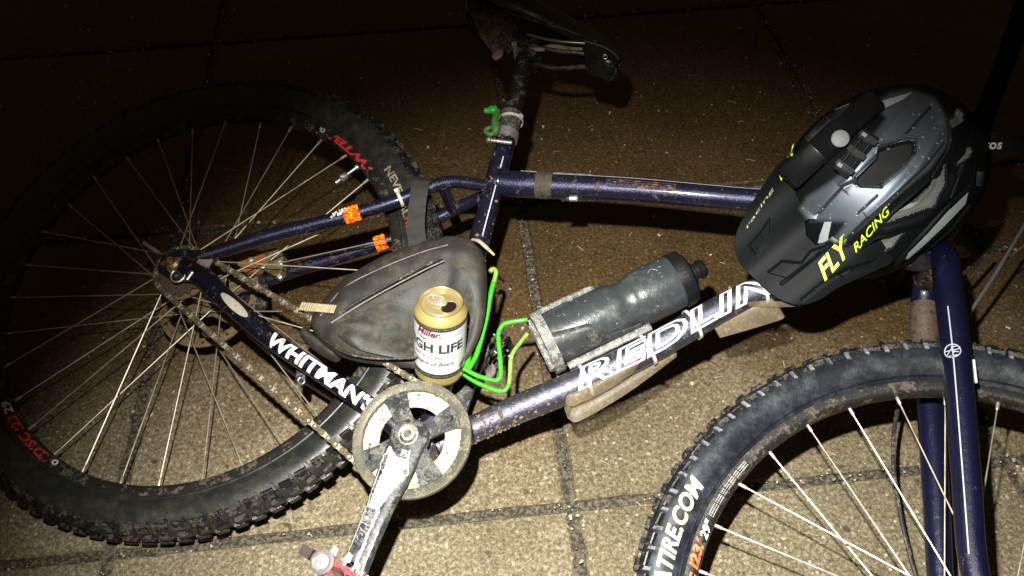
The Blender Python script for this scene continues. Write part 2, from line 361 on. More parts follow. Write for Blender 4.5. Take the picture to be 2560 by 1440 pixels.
tone = np.stack([.80 + .20 * hh, .80 + .20 * hh - .02 * h2, .82 + .20 * hh - .05 * h2, np.ones_like(hh)], -1); ca.data.foreach_set('color', tone.astype(np.float32).ravel())
# loose chips of stone
PEB = mat('stone_chip', (0.42, 0.36, 0.26), .7, 0, var=.5, mscale=40); PEB2 = mat('brown_stone_chip', (0.16, 0.11, 0.07), .75, 0, var=.5, mscale=40)
g = MB()
ico = bmesh.new(); bmesh.ops.create_icosphere(ico, subdivisions=1, radius=1); IV = np.array([v.co[:] for v in ico.verts]); IF = [[v.index for v in f.verts] for f in ico.faces]; ico.free()
for k in range(5200):
    x = rng.uniform(-1.3, 1.3); y = rng.uniform(.15, 2.1)
    if rng.random() < .35:                                          # more of it lies along the joints
        if rng.random() < .5: X = OX + round((x - OX) / TS) * TS + rng.normal(0, .007); Y = y
        else: X = x; Y = OY + round((y - OY) / TS) * TS + rng.normal(0, .007)
        p = ta * X + tb * Y
    else: p = np.array([x, y, 0])
    s = rng.gamma(2.0, .00058) + .0004; s = min(s, .0050)
    A = rng.normal(size=(3, 3)); Q, _ = np.linalg.qr(A); sc = np.array([1, rng.uniform(.6, 1), rng.uniform(.4, .8)]) * s
    g.add((IV * (1 + rng.uniform(-.25, .25, (len(IV), 1)))) * sc @ Q.T + [p[0], p[1], s * .35], IF, PEB if rng.random() < .6 else PEB2)
for k in range(160):                                                # bits of straw
    x = rng.uniform(-1.2, 1.2); y = rng.uniform(.2, 1.8); a = rng.uniform(0, 6.28); l = rng.uniform(.006, .02)
    P0 = np.array([x, y, .0015]); d = np.array([math.cos(a), math.sin(a), 0]) * l
    tube(g, [P0, P0 + d * .5 + [0, 0, .0012], P0 + d], .0005, PEB, 4)
tag(g.build('gravel', smooth=False), label='small pale stone chips and straw scattered over the paving slabs', cat='gravel', kind='stuff')

# ================================================================== BICYCLE
bike = tag(empty('bicycle', F(.43, -.07, 0) * [1, 1, 0]), 'muddy dark blue single speed mountain bike lying on its side on the slabs', 'bicycle')

def wheel(name, P0, n, e1, e2, spoke, rubm, rear):
    W = empty(name, P0, bike)
    def P(R, a, z=0.0): return P0 + R * (math.cos(a) * e1 + math.sin(a) * e2) + z * n
    # tyre ------------------------------------------------
    half = [(.3095, .0105), (.3130, .0135), (.3170, .0165), (.3235, .0213), (.3315, .0252), (.3400, .0271), (.3480, .0266), (.3550, .0238), (.3605, .0185), (.3640, .0110), (.3652, 0.0)]
    prof = half + [(r, -z) for r, z in half[-2::-1]]
    ns = 240; t = MB(); vs = []
    for k in range(ns):
        a = 2 * math.pi * k / ns; vs += [P(r, a, z) for r, z in prof]
    m_ = len(prof)
    fs = [[k * m_ + i, ((k + 1) % ns) * m_ + i, ((k + 1) % ns) * m_ + i + 1, k * m_ + i + 1] for k in range(ns) for i in range(m_ - 1)]
    t.add(vs, fs, rubm)
    # moulded bead line
    for zz in (1, -1):
        lo = [P(.3165, 2 * math.pi * k / 160, zz * .0172) for k in range(160)]; vs = []
        for k in range(160):
            a = 2 * math.pi * k / 160; R3 = N_(P(1, a) - P0)
            vs += [P(.3155, a, zz * .0152), P(.3165, a, zz * .0180), P(.3180, a, zz * .0172)]
        t.add(vs, [[k * 3 + i, ((k + 1) % 160) * 3 + i, ((k + 1) % 160) * 3 + i + 1, k * 3 + i + 1] for k in range(160) for i in range(2)], rubm)
    NK = 92
    for k in range(NK):
        a = 2 * math.pi * k / NK; j = (k % 2)
        for side in (1, -1):
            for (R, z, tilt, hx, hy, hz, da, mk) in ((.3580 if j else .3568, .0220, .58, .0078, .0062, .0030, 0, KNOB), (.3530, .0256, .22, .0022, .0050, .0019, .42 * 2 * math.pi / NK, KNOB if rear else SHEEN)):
                aa = a + da; rad = N_(P(1, aa) - P0); T = np.cross(n, rad); up = N_(rad * math.sin(math.pi / 2 * tilt) + n * side * math.cos(math.pi / 2 * tilt)); bi = np.cross(T, up)
                c = P(R, aa, side * z)
                jt = 1 + .15 * math.sin(k * 2.3)
                chamf(t, c, T * hx * (1.12 if j else .95) + bi * .0008, bi * hy * jt, up * hz, mk, .82)
            rad = N_(P(1, a + .03) - P0); T = np.cross(n, rad)
            chamf(t, P(.3665, a + .012 * side, side * .0085), T * .0075 + n * .001 * side, n * .0056, rad * .0030, KNOB, .85)
    t.build('tyre', W, ang=35)
    # rim -------------------------------------------------
    rp = [(.3120, .0125), (.3125, .0108), (.3060, .0100), (.3060, -.0100), (.3125, -.0108), (.3120, -.0125), (.3040, -.0122), (.2990, -.0100), (.2968, -.0045), (.2965, 0), (.2968, .0045), (.2990, .0100), (.3040, .0122)]
    t = MB(); ns = 200; vs = []
    for k in range(ns):
        a = 2 * math.pi * k / ns; vs += [P(r, a, z) for r, z in rp]
    m_ = len(rp); t.add(vs, [[k * m_ + i, ((k + 1) % ns) * m_ + i, ((k + 1) % ns) * m_ + (i + 1) % m_, k * m_ + (i + 1) % m_] for k in range(ns) for i in range(m_)], RIMM)
    t.build('rim', W, ang=50)
    # spokes ----------------------------------------------
    fl, rf = .028, .029
    for k in range(32):
        ph, side, dl = spoke(k); a = math.radians(ph); h = math.radians(ph + dl)
        A = P(.2985, a, side * .002); B = P(rf, h, side * (fl + .001)); d = N_(B - A); t = MB()
        tube(t, [A, B], .00092, STEEL, 6)
        tube(t, [A, A + d * .0105, A + d * .012], [.0022, .0021, .0013], STEEL, 8)
        t.build('spoke', W)
    # hub --------------------------------------------------
    t = MB()
    lathe(t, P0, n, [(-.050, .0), (-.050, .011), (-.032, .013), (-.031, .031), (-.028, .0315), (-.0265, .018), (0, .0145), (.0265, .018), (.028, .0315), (.031, .031), (.032, .013), (.048, .011), (.048, 0)], BLKM if not rear else RUSTY, 40)
    t.build('hub', W)
    # valve
    if rear:
        a = math.radians(67.0); d = -N_(P(1, a) - P0); t = MB()
        A = P(.2965, a); tube(t, [A, A + d * .004], .0045, ALU, 10); tube(t, [A, A + d * .030], .0026, ALU, 10)
        tube(t, [A + d * .020, A + d * .024, A + d * .031, A + d * .034], [.0036, .0062, .0062, .003], ALU, 8); tube(t, [A + d * .034, A + d * .042], .0032, ALU, 10)
        t.build('valve', W)
    return W, P
def sp_rear(k): return ((k + .45) * 11.25, (1, -1, 1, -1)[k % 4], (-66, -66, 66, 66)[k % 4])
def sp_front(k): return ((k - .1) * 11.25, (-1, 1, -1, 1)[k % 4], (-66, 66, 66, -66)[k % 4])
WR, PR = wheel('rear_wheel', Cr, nn, ex, ey, sp_rear, RUB, True)
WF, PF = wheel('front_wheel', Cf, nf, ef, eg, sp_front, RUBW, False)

# disc rotors, cog
def rotor(P0, n, e1, e2, z, par, R=.080):
    t = MB(); fn = lambda x, y, zz: P0 + x * e1 + y * e2 + (z + zz) * n
    ringprism(t, fn, (circ(R, 72), circ(R - .014, 72)), -.0009, .0009, RUSTY)
    ringprism(t, fn, (circ(.031, 36), circ(.012, 36)), -.0014, .0014, GOLDM)
    for k in range(6):
        a = k * math.pi / 3 + .4; b = a + .45
        p = [(.029 * math.cos(a - .22), .029 * math.sin(a - .22)), (.029 * math.cos(a + .22), .029 * math.sin(a + .22)), (.068 * math.cos(b + .09), .068 * math.sin(b + .09)), (.068 * math.cos(b - .12), .068 * math.sin(b - .12))]
        prism(t, [fn(x, y, -.0008) for x, y in p], n * .0016, GOLDM)
    for k in range(24):
        a = k * math.pi / 12; ball(t, fn(.073 * math.cos(a), .073 * math.sin(a), .0008), .0028, BLKM, 8, (e1, e2, n), 1, 1, .2)
    return t.build('brake_rotor', par)
rotor(Cr, nn, ex, ey, -.042, WR); rotor(Cf, nf, ef, eg, -.042, WF)
t = MB(); fn = lambda x, y, z: F(x, y, .045 + z)
NT = 18; out = []
for k in range(NT * 4):
    a = 2 * math.pi * k / (NT * 4); r = .0385 if k % 4 in (0, 1) else .0345; out.append((r * math.cos(a), r * math.sin(a)))
ringprism(t, fn, (out, circ(.018, NT * 4)), -.0012, .0012, CHAINM)
lathe(t, F(0, 0, .030), nn, [(0, .0), (0, .026), (.006, .026), (.010, .020), (.020, .0185), (.020, 0)], RUSTY, 32)
lathe(t, F(0, 0, .034), nn, [(0, .030), (.002, .040), (.004, .041), (.004, .030)], GOLDM, 36)
t.build('sprocket', WR)

# ---------------------------------------------------------------- frame
fr = MB()
BB = (.437, -.070)
DTP = catmull([F(.437, -.070), F(.4837, -.012), F(.5240, .037), F(.5640, .0820), F(.6245, .158), F(.6600, .2080), F(.6940, .2590), F(.7377, .3155), F(.800, .372), F(.885, .455)], 6)
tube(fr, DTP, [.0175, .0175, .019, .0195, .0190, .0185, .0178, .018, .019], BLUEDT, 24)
fmud = MB()
TTP = catmull([F(.330, .330), F(.3575, .338), F(.4100, .3560), F(.5266, .3960), F(.679, .4415), F(.78, .475), F(.876, .508)], 6)
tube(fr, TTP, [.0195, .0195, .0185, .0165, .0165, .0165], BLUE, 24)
STP = [F(.437 - .132 * t, -.070 + .478 * t) for t in np.linspace(0, 1, 12)]
tube(fr, STP, .0152, BLUE, 22)
tube(fr, [F(.905, .430), F(.869, .534)], .021, BLUE, 24)
lathe(fr, F(.437, -.07, -.036), nn, [(0, 0), (0, .021), (.072, .021), (.072, 0)], BLUEMUD, 28)
def stay(pts, rad, m):
    for s in (1, -1): tube(fr, catmull([F(x, y, z * s) for x, y, z in pts], 6), rad, m, 16)
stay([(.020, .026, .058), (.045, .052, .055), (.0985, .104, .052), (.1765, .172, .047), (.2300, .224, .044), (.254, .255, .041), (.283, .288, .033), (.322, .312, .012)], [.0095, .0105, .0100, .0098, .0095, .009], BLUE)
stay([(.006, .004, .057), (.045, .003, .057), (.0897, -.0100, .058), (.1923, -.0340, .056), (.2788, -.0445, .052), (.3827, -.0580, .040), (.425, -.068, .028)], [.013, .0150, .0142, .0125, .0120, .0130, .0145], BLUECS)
tube(fr, [F(.275, .277, .036), F(.275, .277, -.036)], .008, BLUE, 12)
# weld beads at the joints
for c, ax, r in ((F(.3355, .3325), F(1, .32) - F(0, 0), .0200), (F(.874, .5065), F(1, .32) - F(0, 0), .0172), (F(.449, -.055), F(.6, .75) - F(0, 0), .0180), (F(.430, -.047), F(-.27, .96) - F(0, 0), .0158)):
    a = N_(ax); u2 = N_(np.cross(a, nn)); ring = [c + (r + .0004) * (math.cos(q) * u2 + math.sin(q) * nn) for q in np.linspace(0, 2 * math.pi, 41)]
    tube(fr, ring, [.0016 + .0005 * (k % 2) for k in range(41)], BLUE, 6, cap=False)
frame = fr.build('frame', bike)
tag(frame, 'dark blue steel frame tubes caked in mud')
# mud-caked lower down tube and bottom bracket: clods as geometry
t = MB()
dd = np.array(DTP)
for k in range(420):
    i = int(abs(rng.normal(0, 9))); i = min(i, len(dd) - 2); c = dd[i] + (dd[i + 1] - dd[i]) * rng.random(); T = N_(dd[i + 1] - dd[i]); A = N_(np.cross(T, nn)); a = rng.uniform(-.4, 2.2) if rng.random() < .7 else rng.uniform(0, 6.28)
    d = math.cos(a) * nn + math.sin(a) * A; r = .0182
    s = rng.gamma(2, .0005) + .0004; Q, _ = np.linalg.qr(rng.normal(size=(3, 3))); t.add((IV * (1 + rng.uniform(-.3, .3, (len(IV), 1)))) * s * [1, .8, .5] @ Q.T + (c + d * r), IF, PEB2)
for k in range(260):
    q = rng.random(); c = F(.437 - .132 * q, -.07 + .478 * q); a = rng.uniform(0, 6.28); d = math.cos(a) * nn + math.sin(a) * ex
    s = rng.gamma(2, .0004) + .0003; t.add(IV * s * [1, .8, .6] + (c + d * .0150), IF, PEB2)
mudo = t.build('mud', frame, smooth=False); tag(mudo, kind='stuff')
# pale stripe along top tube and seat tube
WHT = mat('white_decal', (0.78, 0.78, 0.80), .35, 0, mud=.14, mudcol=(.1, .08, .05), mscale=150, coat=.3)
WHTD = mat('worn_white_decal', (0.85, 0.83, 0.78), .4, 0, mud=.36, mudcol=(.02, .016, .014), mscale=170)
t = MB(); TTd = np.array(TTP)
camdir = lambda c: N_(CAMP - c)
def strip_on(mb, path, i0, i1, rad, ang0, ang1, m, off=.0006, nseg=5):
    P_ = np.array(path); T, _, _ = frames(P_); vs = []
    rr = rad if callable(rad) else (lambda i: rad)
    for i in range(i0, i1 + 1):
        A = N_(nn - nn @ T[i] * T[i]); B = N_(np.cross(T[i], A)); B = B if B @ ey > 0 else -B
        for k in range(nseg + 1):
            q = math.radians(ang0 + (ang1 - ang0) * k / nseg); vs.append(P_[i] + (rr(i) + off) * (math.cos(q) * A + math.sin(q) * B))
    w2 = nseg + 1; mb.add(vs, [[i * w2 + k, i * w2 + k + 1, (i + 1) * w2 + k + 1, (i + 1) * w2 + k] for i in range(i1 - i0) for k in range(nseg)], m)
ttr = lambda i: np.interp(i / (len(TTP) - 1), np.linspace(0, 1, 6), [.0195, .0195, .0185, .0165, .0165, .0165])
strip_on(t, TTP, 12, len(TTP) - 1, ttr, 30, 34, WHT)
strip_on(t, TTP, 7, 10, ttr, 38, 62, WHTD); strip_on(t, TTP, 12, 15, ttr, 40, 58, WHTD)
strip_on(t, STP, 7, 10, .0152, 24, 29, WHT)
t.build('stripe', frame)
# dirt collar and worn orange lettering block on the top tube
t = MB(); strip_on(t, TTP, 10, 12, ttr, -150, 150, mat('muddy_tape', (.02, .018, .016), .5, 0, mud=.6, mudcol=(.06, .045, .03), mscale=70), .0010, 24); t.build('tape', frame)
t = MB(); OR = mat('worn_orange_decal', (.30, .12, .02), .5, 0, mud=.62, mudcol=(.02, .018, .03), mscale=120)
for q in range(4): strip_on(t, TTP, 16, 20, ttr, 8 - q * 11, 14 - q * 11, OR)
t.build('decal', frame)
# down tube lettering
t = MB(); dlen = np.r_[0, np.cumsum(np.linalg.norm(np.diff(dd, axis=0), axis=1))]
def s_at(px, py):
    q = px_of(dd); i = np.argmin(np.hypot(q[:, 0] - px, q[:, 1] - py)); return dlen[i]
s0 = s_at(1432, 962); s1 = s0 + (s_at(1925, 715) - s0) * 1.20
cd = N_(nn * .92 - ey * .10)
drad = lambda s: float(np.interp(s / dlen[-1], np.linspace(0, 1, 9), [.0175, .0175, .019, .0195, .0190, .0185, .0178, .018, .019]))
LET = mat('white_lettering', (0.88, 0.88, 0.92), .30, .0, mud=.07, mudcol=(.1, .08, .05), mscale=200, coat=.4)
mp = tube_map(dd, drad, ey, cd, s0)
geo = text_geo('REDLINE', .040, .0010, .28, outline=.0, spacing=1.12, slices=8)
k = (s1 - s0) / geo[0][:, 0].max()
geoO = text_geo('REDLINE', .040, .0010, .28, outline=.0014, spacing=1.12, slices=8)
hy = (geo[0][:, 1].min() + geo[0][:, 1].max()) / 2
put_text(t, geoO, lambda x, y, z: mp(x * k, (y - hy) * .92, .0002 + max(z, 0) * .1), LET)
# R and D carry solid white counters
for ch, xo in (('R', 0.0), ('E', .0)): pass
g2 = text_geo('REDLIN', .040, -.0004, .28, spacing=1.12, slices=8)
put_text(t, g2, lambda x, y, z: mp(x * k + .001, (y - hy) * .92, .0000), mat('pale_lettering', (.16, .16, .23), .30, .3, mud=.2, mudcol=(.05, .04, .05), mscale=120, coat=.4))
t.build('lettering', frame)
# chainstay name sticker
csd = np.array(catmull([F(x, y, z) for x, y, z in [(.006, .004, .057), (.045, .003, .057), (.0897, -.0100, .058), (.1923, -.0340, .056), (.2788, -.0445, .052), (.3827, -.0580, .040), (.425, -.068, .028)]], 6))
cl = np.r_[0, np.cumsum(np.linalg.norm(np.diff(csd, axis=0), axis=1))]
def s_cs(px, py):
    q = px_of(csd); i = np.argmin(np.hypot(q[:, 0] - px, q[:, 1] - py)); j = min(i + 1, len(cl) - 1); return cl[i]
sa, sb = s_cs(672, 838) + .002, s_cs(928, 1020)
geo = text_geo("WHITMAN'S", .028, .0011, .05, slices=6); k2 = (sb - sa) / geo[0][:, 0].max(); hy2 = (geo[0][:, 1].min() + geo[0][:, 1].max()) / 2
csr = lambda s: float(np.interp(s / cl[-1], np.linspace(0, 1, 7), [.013, .0150, .0142, .0125, .0120, .0130, .0145]))
mp2 = tube_map(csd, csr, ey, N_(nn + ey * .02), sa)
t = MB(); REFL = mat('reflective_white_film', (0.88, 0.86, 0.80), .42, 0, mud=.27, mudcol=(.02, .016, .012), mscale=210)
put_text(t, geo, lambda x, y, z: mp2(x * k2, (y - hy2) * .96, 0), REFL)
t.build('lettering', frame)
# worn oval patch on the stay
t = MB(); oc = (s_cs(548, 738) + s_cs(628, 800)) / 2; ol = .028
mp3 = tube_map(csd, csr, ey, N_(nn + ey * .05), oc); vs = [mp3(0, 0, .0004)]
for q in range(28): a = 2 * math.pi * q / 28; vs.append(mp3(math.cos(a) * ol, math.sin(a) * .0062 + .001, .0002))
vs2 = [mp3(math.cos(2 * math.pi * q / 28) * ol * .5, math.sin(2 * math.pi * q / 28) * .0031 + .0005, .0003) for q in range(28)]
vs = [vs[0]] + vs2 + vs[1:]
t.add(vs, [[0, 1 + q, 1 + (q + 1) % 28] for q in range(28)] + [[1 + q, 29 + q, 29 + (q + 1) % 28, 1 + (q + 1) % 28] for q in range(28)], mat('bare_worn_metal', (.50, .46, .38), .5, .2, mud=.2, mudcol=(.08, .06, .03), mscale=150))
t.build('patch', frame)
# dropouts
for s in (1, -1):
    t = MB(); zz = .058 if s > 0 else -.063
    pts = [(-.022, -.016), (-.030, .004), (-.022, .020), (.004, .030), (.030, .040), (.046, .034), (.050, .010), (.040, -.008), (.010, -.020)]
    prism(t, [F(x, y, zz) for x, y in pts], nn * .005, BLACKP); t.build('dropout', frame)
    t = MB(); lathe(t, F(0, 0, zz + (.005 if s > 0 else 0)), nn * s, [(0, 0), (0, .0125), (.002, .0125), (.002, .0095), (.009, .0088), (.012, .0055), (.019, .005), (.020, 0)], GOLDM, 18); t.build('axle_nut', bike)
t = MB()
ring = [F(.014 + .0105 * math.cos(q), -.011 + .0105 * math.sin(q), .0645) for q in np.linspace(0, 2 * math.pi, 29)]
tube(t, ring, .0014, ALU, 6, cap=False); tube(t, [F(.014, -.011, .063), F(.014, -.011, .067)], .006, BLKM, 12)
t.build('badge', bike); t = MB(); a0, b0 = fp(396, 632, .062), fp(361, 608, .062); tube(t, [a0, b0], .0030, ALU, 10); tube(t, [b0, b0 + N_(b0 - a0) * .006], .0048, BLKM, 6)
t.build('chain_tensioner', bike); t = MB(); a0 = fp(468, 700, .070); b0 = fp(482, 680, .070); tube(t, [a0, b0], .0020, ALU, 6)
prism(t, [F(.028, .006, .063), F(.048, .018, .063), F(.046, .030, .063), F(.026, .022, .063)], nn * .0012, mat('muddy_alloy_plate', (.42, .38, .31), .45, .5, mud=.4, mudcol=(.13, .1, .06), mscale=120))
t.build('badge_plate', bike)
# reflective bands with tilted prism facets
def band(c, T, r, L_, m, par, w=240, name='reflective_tape'):
    mb = MB(); A0 = N_(nn - nn @ T * T); B0 = np.cross(T, A0)
    na, nl = 26, 12; rs = np.random.default_rng(int(c[0] * 1e4) % 997 + 5)
    for i in range(nl):
        for k in range(na):
            a = math.radians(-w / 2 + w * (k + .5) / na); pos = c + T * (L_ * ((i + .5) / nl - .5)) + (r + .0009) * (math.cos(a) * A0 + math.sin(a) * B0)
            nrm_ = math.cos(a) * A0 + math.sin(a) * B0; want = N_(N_(LAMP - pos) + N_(CAMP - pos)); want = N_(want + rs.normal(0, .10, 3)) if rs.random() > .20 else N_(nrm_ + rs.normal(0, .2, 3))
            hx = L_ / nl * .5; hy_ = r * math.radians(w) / na * .5
            X = N_(T - T @ want * want); Y = np.cross(want, X)
            if nrm_ @ want < .25: continue
            mb.add([pos + X * hx * sx * .98 + Y * hy_ * sy * .98 for sx, sy in ((-1, -1), (1, -1), (1, 1), (-1, 1))], [[0, 1, 2, 3]], m)
    tube(mb, [c - T * L_ * .5, c + T * L_ * .5], r + .0003, mat('orange_film', (.75, .10, .012), .5, 0), 20)
    o = mb.build(name, par, smooth=False); return o
ORF = mat('orange_prismatic_film', (1.0, 0.045, 0.002), .36, 1.0, var=.3, mscale=400)
band(F(.1835, .1790, .0465), N_(F(.23, .224, .044) - F(.1765, .172, .047)), .0102, .022, ORF, bike)
band(F(.1950, .1905, -.0455), N_(F(.23, .224, -.044) - F(.1765, .172, -.047)), .0100, .017, ORF, bike)
# flaking white sticker ahead of the upper band
t = MB()
for k in range(10):
    c = fp(828 + k * 4.2 + rng.uniform(-2, 2), 540 - k * 1.8 + rng.uniform(-5, 4), .0575); q = rng.uniform(0, 6)
    X = N_(ex * math.cos(q) + ey * math.sin(q)); Y = np.cross(nn, X); box(t, c, X * rng.uniform(.001, .003), Y * rng.uniform(.0008, .002), nn * .0003, REFL)
t.build('decal', frame)
# cable tie on the stay + post clamp
TIE = mat('pale_nylon', (.62, .60, .54), .4, 0, alpha=.85)
def tie(c, T, r, par, head=None, w=.0022, name='cable_tie', up=nn):
    mb = MB(); A0 = N_(up - up @ T * T); B0 = np.cross(T, A0); vs = []
    for k in range(33):
        a = 2 * math.pi * k / 32
        for sg in (-1, 1):
            for o in (0, .0011): vs.append(c + T * w * sg + (r + .0004 + o) * (math.cos(a) * A0 + math.sin(a) * B0))
    mb.add(vs, [[4 * k + i, 4 * k + j, 4 * k + 4 + j, 4 * k + 4 + i] for k in range(32) for i, j in ((0, 1), (1, 3), (3, 2), (2, 0))], TIE)
    if head is not None:
        d = math.cos(head) * A0 + math.sin(head) * B0; box(mb, c + d * (r + .003), T * .0028, np.cross(T, d) * .0030, d * .0024, TIE)
    return mb.build(name, par)
tie(F(.2335, .2290, .0440), N_(F(.254, .255, .041) - F(.23, .224, .044)), .0105, bike, head=-.9)
for (x, y) in ((1452, 942), (1618, 868), (1722, 812), (1906, 722)):
    i = int(np.argmin(np.hypot(*(px_of(dd) - [x, y]).T))); i = min(max(i, 1), len(dd) - 2); tie(dd[i], N_(dd[i + 1] - dd[i - 1]), drad(dlen[i]) + .0012, bike, head=None if x < 1900 else -.9)

# ---------------------------------------------------------------- fork
t = MB()
for s in (1, -1):
    pts = [G(-.176, .472, s * .010), G(-.1735, .462, s * .030), G(-.166, .436, s * .052), G(-.1480, .381, s * .0600), G(-.1175, .296, s * .0610), G(-.072, .160, s * .061), G(-.042, .070, s * .060), G(-.012, .018, s * .056), G(0, 0, s * .055)]
    tube(t, catmull(pts, 6)[:14], [.0150, .0165, .0180, .0178], BLACKP, 22) if False else None
    tube(t, catmull(pts, 6), [.0150, .0160, .0170, .0170, .0165, .0155, .0145, .0125, .0110], FORKB if s > 0 else mat('muddy_fork_paint', (.006, .007, .027), .3, .25, mud=.06, mudcol=(.07, .055, .04), mscale=60, coat=.4), 22)
    lathe(t, G(0, 0, s * .048), nf * s, [(0, 0), (0, .018), (.012, .018), (.012, .010), (.020, .009), (.021, 0)], BLKM, 18)
tube(t, [G(-.172, .455, -.03), G(-.172, .455, .03)], .019, BLACKP, 18)
tube(t, [G(-.172, .460, 0), G(-.180, .482, 0)], .021, BLACKP, 20)
fork = t.build('fork', bike)
# muddy sleeve on the far blade
t = MB(); lp = catmull([G(-.164, .430, -.053), G(-.1480, .381, -.0600), G(-.130, .330, -.061)], 6); tube(t, lp, [.0178, .0182, .0182], mat('mud_caked_metal', (.16, .13, .11), .25, .8, mud=.58, mudcol=(.07, .045, .025), mscale=80, msoft=.08), 22); t.build('mud_guard_sleeve', bike)
# white line and round emblem on the near blade
fp_ = catmull([G(-.166, .436, .052), G(-.1480, .381, .0600), G(-.1175, .296, .0610), G(-.072, .160, .061), G(-.042, .070, .060)], 8); fpd = np.array(fp_)
t = MB(); T, _, _ = frames(fpd); vs = []
PINL = mat('pinstripe_white', (.40, .41, .46), .4, 0, var=.1, mud=.1)
for i in range(11, len(fpd)):
    D = N_(camdir(fpd[i]) - camdir(fpd[i]) @ T[i] * T[i]); B = N_(np.cross(T[i], D)); B = B if B @ ef > 0 else -B
    c0 = -.0030
    for o in (-.0007, .0007):
        a = (c0 + o) / .017; vs.append(fpd[i] + .0176 * (math.cos(a) * D + math.sin(a) * B))
t.add(vs, [[2 * i, 2 * i + 1, 2 * i + 3, 2 * i + 2] for i in range(len(vs) // 2 - 1)], PINL)
i = int(np.argmin(np.hypot(*(px_of(fpd) - [2404, 888]).T))); D = N_(camdir(fpd[i]) - camdir(fpd[i]) @ T[i] * T[i]); B = N_(np.cross(T[i], D)); B = B if B @ ef > 0 else -B
def em(x, y): a = (x - .0035) / .017; return fpd[i] - T[i] * y + (.0172 + .0010) * (math.cos(a) * D + math.sin(a) * B)
def emline(pts, w=.0007): tube(t, [em(x * .0085, y * .0085) for x, y in pts], w, PINL, 5)
emline([(math.cos(q), math.sin(q)) for q in np.linspace(0, 2 * math.pi, 33)], .0008)
for ln in ([(-.95, .1), (.8, .25), (.95, .6)], [(-.1, .6), (.55, .65)], [(-.7, -.6), (.0, .45)], [(-.1, -.75), (.45, .2)], [(.1, -.15), (.75, -.2)], [(-.4, -.75), (.55, -.7)]): emline(ln, .0006)
t.build('emblem', fork)
# reflective strip on the outside edge of the blade
t = MB(); q = [gp(x, y, .055) for x, y in ((2434, 900), (2437, 925), (2439, 945), (2441, 957))]; tube(t, q, .0016, mat('bright_chrome_strip', (.95, .93, .88), .45, .2), 6); t.build('reflector_strip', fork)
# brake hose down the far side
t = MB(); hs = catmull([G(-.10, .62, -.14), G(-.13, .50, -.11), G(-.135, .38, -.085), G(-.150, .30, -.082), G(-.13, .20, -.084), G(-.07, .08, -.080), G(-.03, .05, -.07)], 8); tube(t, hs, .0027, BLKM, 8)
tube(t, catmull([gp(2600, 500, -.05), gp(2545, 590, -.07), gp(2485, 690, -.09), gp(2425, 782, -.10), gp(2390, 850, -.10)], 8), .0026, mat('grey_hose', (.10, .10, .095), .4, 0, mud=.2), 8)
tube(t, catmull([gp(2600, 580, -.09), gp(2550, 622, -.10), gp(2515, 650, -.10)], 5), .0014, mat('grey_hose', (.10, .10, .095)), 6)
t.build('brake_hose', bike)
# headset, stem, handlebar
t = MB(); tube(t, [F(.8690, .534), F(.856, .572)], .0165, BLK, 20)
bc = onp(2262, 745, Cf + nf * -.30, nf); lc = [(bc - Cf) @ ef, (bc - Cf) @ eg]
def HB(z, dx=0, dy=0): return G(lc[0] + dx, lc[1] + dy, z)
tube(t, [F(.860, .556), HB(0)], [.0165, .0155], BLK, 20); tube(t, [HB(-.024), HB(.024)], .021, BLK, 22)
st_ = t.build('stem', bike)
t = MB(); tube(t, catmull([HB(-.335, -.012, 0), HB(-.2, -.004, 0), HB(-.05), HB(.05), HB(.2, -.004, 0), HB(.335, -.012, 0)], 6), [.0112, .0112, .0140, .0157, .0140, .0112, .0112], mat('bar_black', (.003, .003, .003), .8, 0, spec=.08), 18)
hb = t.build('handlebar', bike)
t = MB(); geo = text_geo('syncros', .017, .0004, .2, slices=4, spacing=1.05)
hpth = [HB(z) for z in np.linspace(.020, .16, 12)]; 
c0 = onp(2448, 364, Cf + nf * .07, nf)
W0 = geo[0][:, 0].max(); fx = N_(r_ * .985 + u_ * .03); fy = N_(np.cross(N_(CAMP - c0), fx)); fy = fy if fy @ u_ > 0 else -fy
ppos = HB(.085); dpt = (ppos - CAMP) @ w_
def sxy(x, y, z): 
    b = CAMP + ray(2506, 372) * (dpt - .0565); return b + r_ * (x - W0) * 1.0 + u_ * (y) 
put_text(t, geo, sxy, mat('grey_print', (.75, .75, .72), .4, 0)); t.build('lettering', hb)
# clamp block under that print, brake lever and its hose on the near bar
t = MB(); cb = CAMP + ray(2480, 366) * (dpt - .021); box(t, cb, r_ * .020, u_ * .013, w_ * .035, BLK)
tube(t, catmull([HB(.12), CAMP + ray(2520, 372) * dpt, CAMP + ray(2548, 350) * dpt, CAMP + ray(2580, 300) * dpt], 6), [.010, .008, .005, .004], BLK, 12)
t.build('brake_lever', bike)
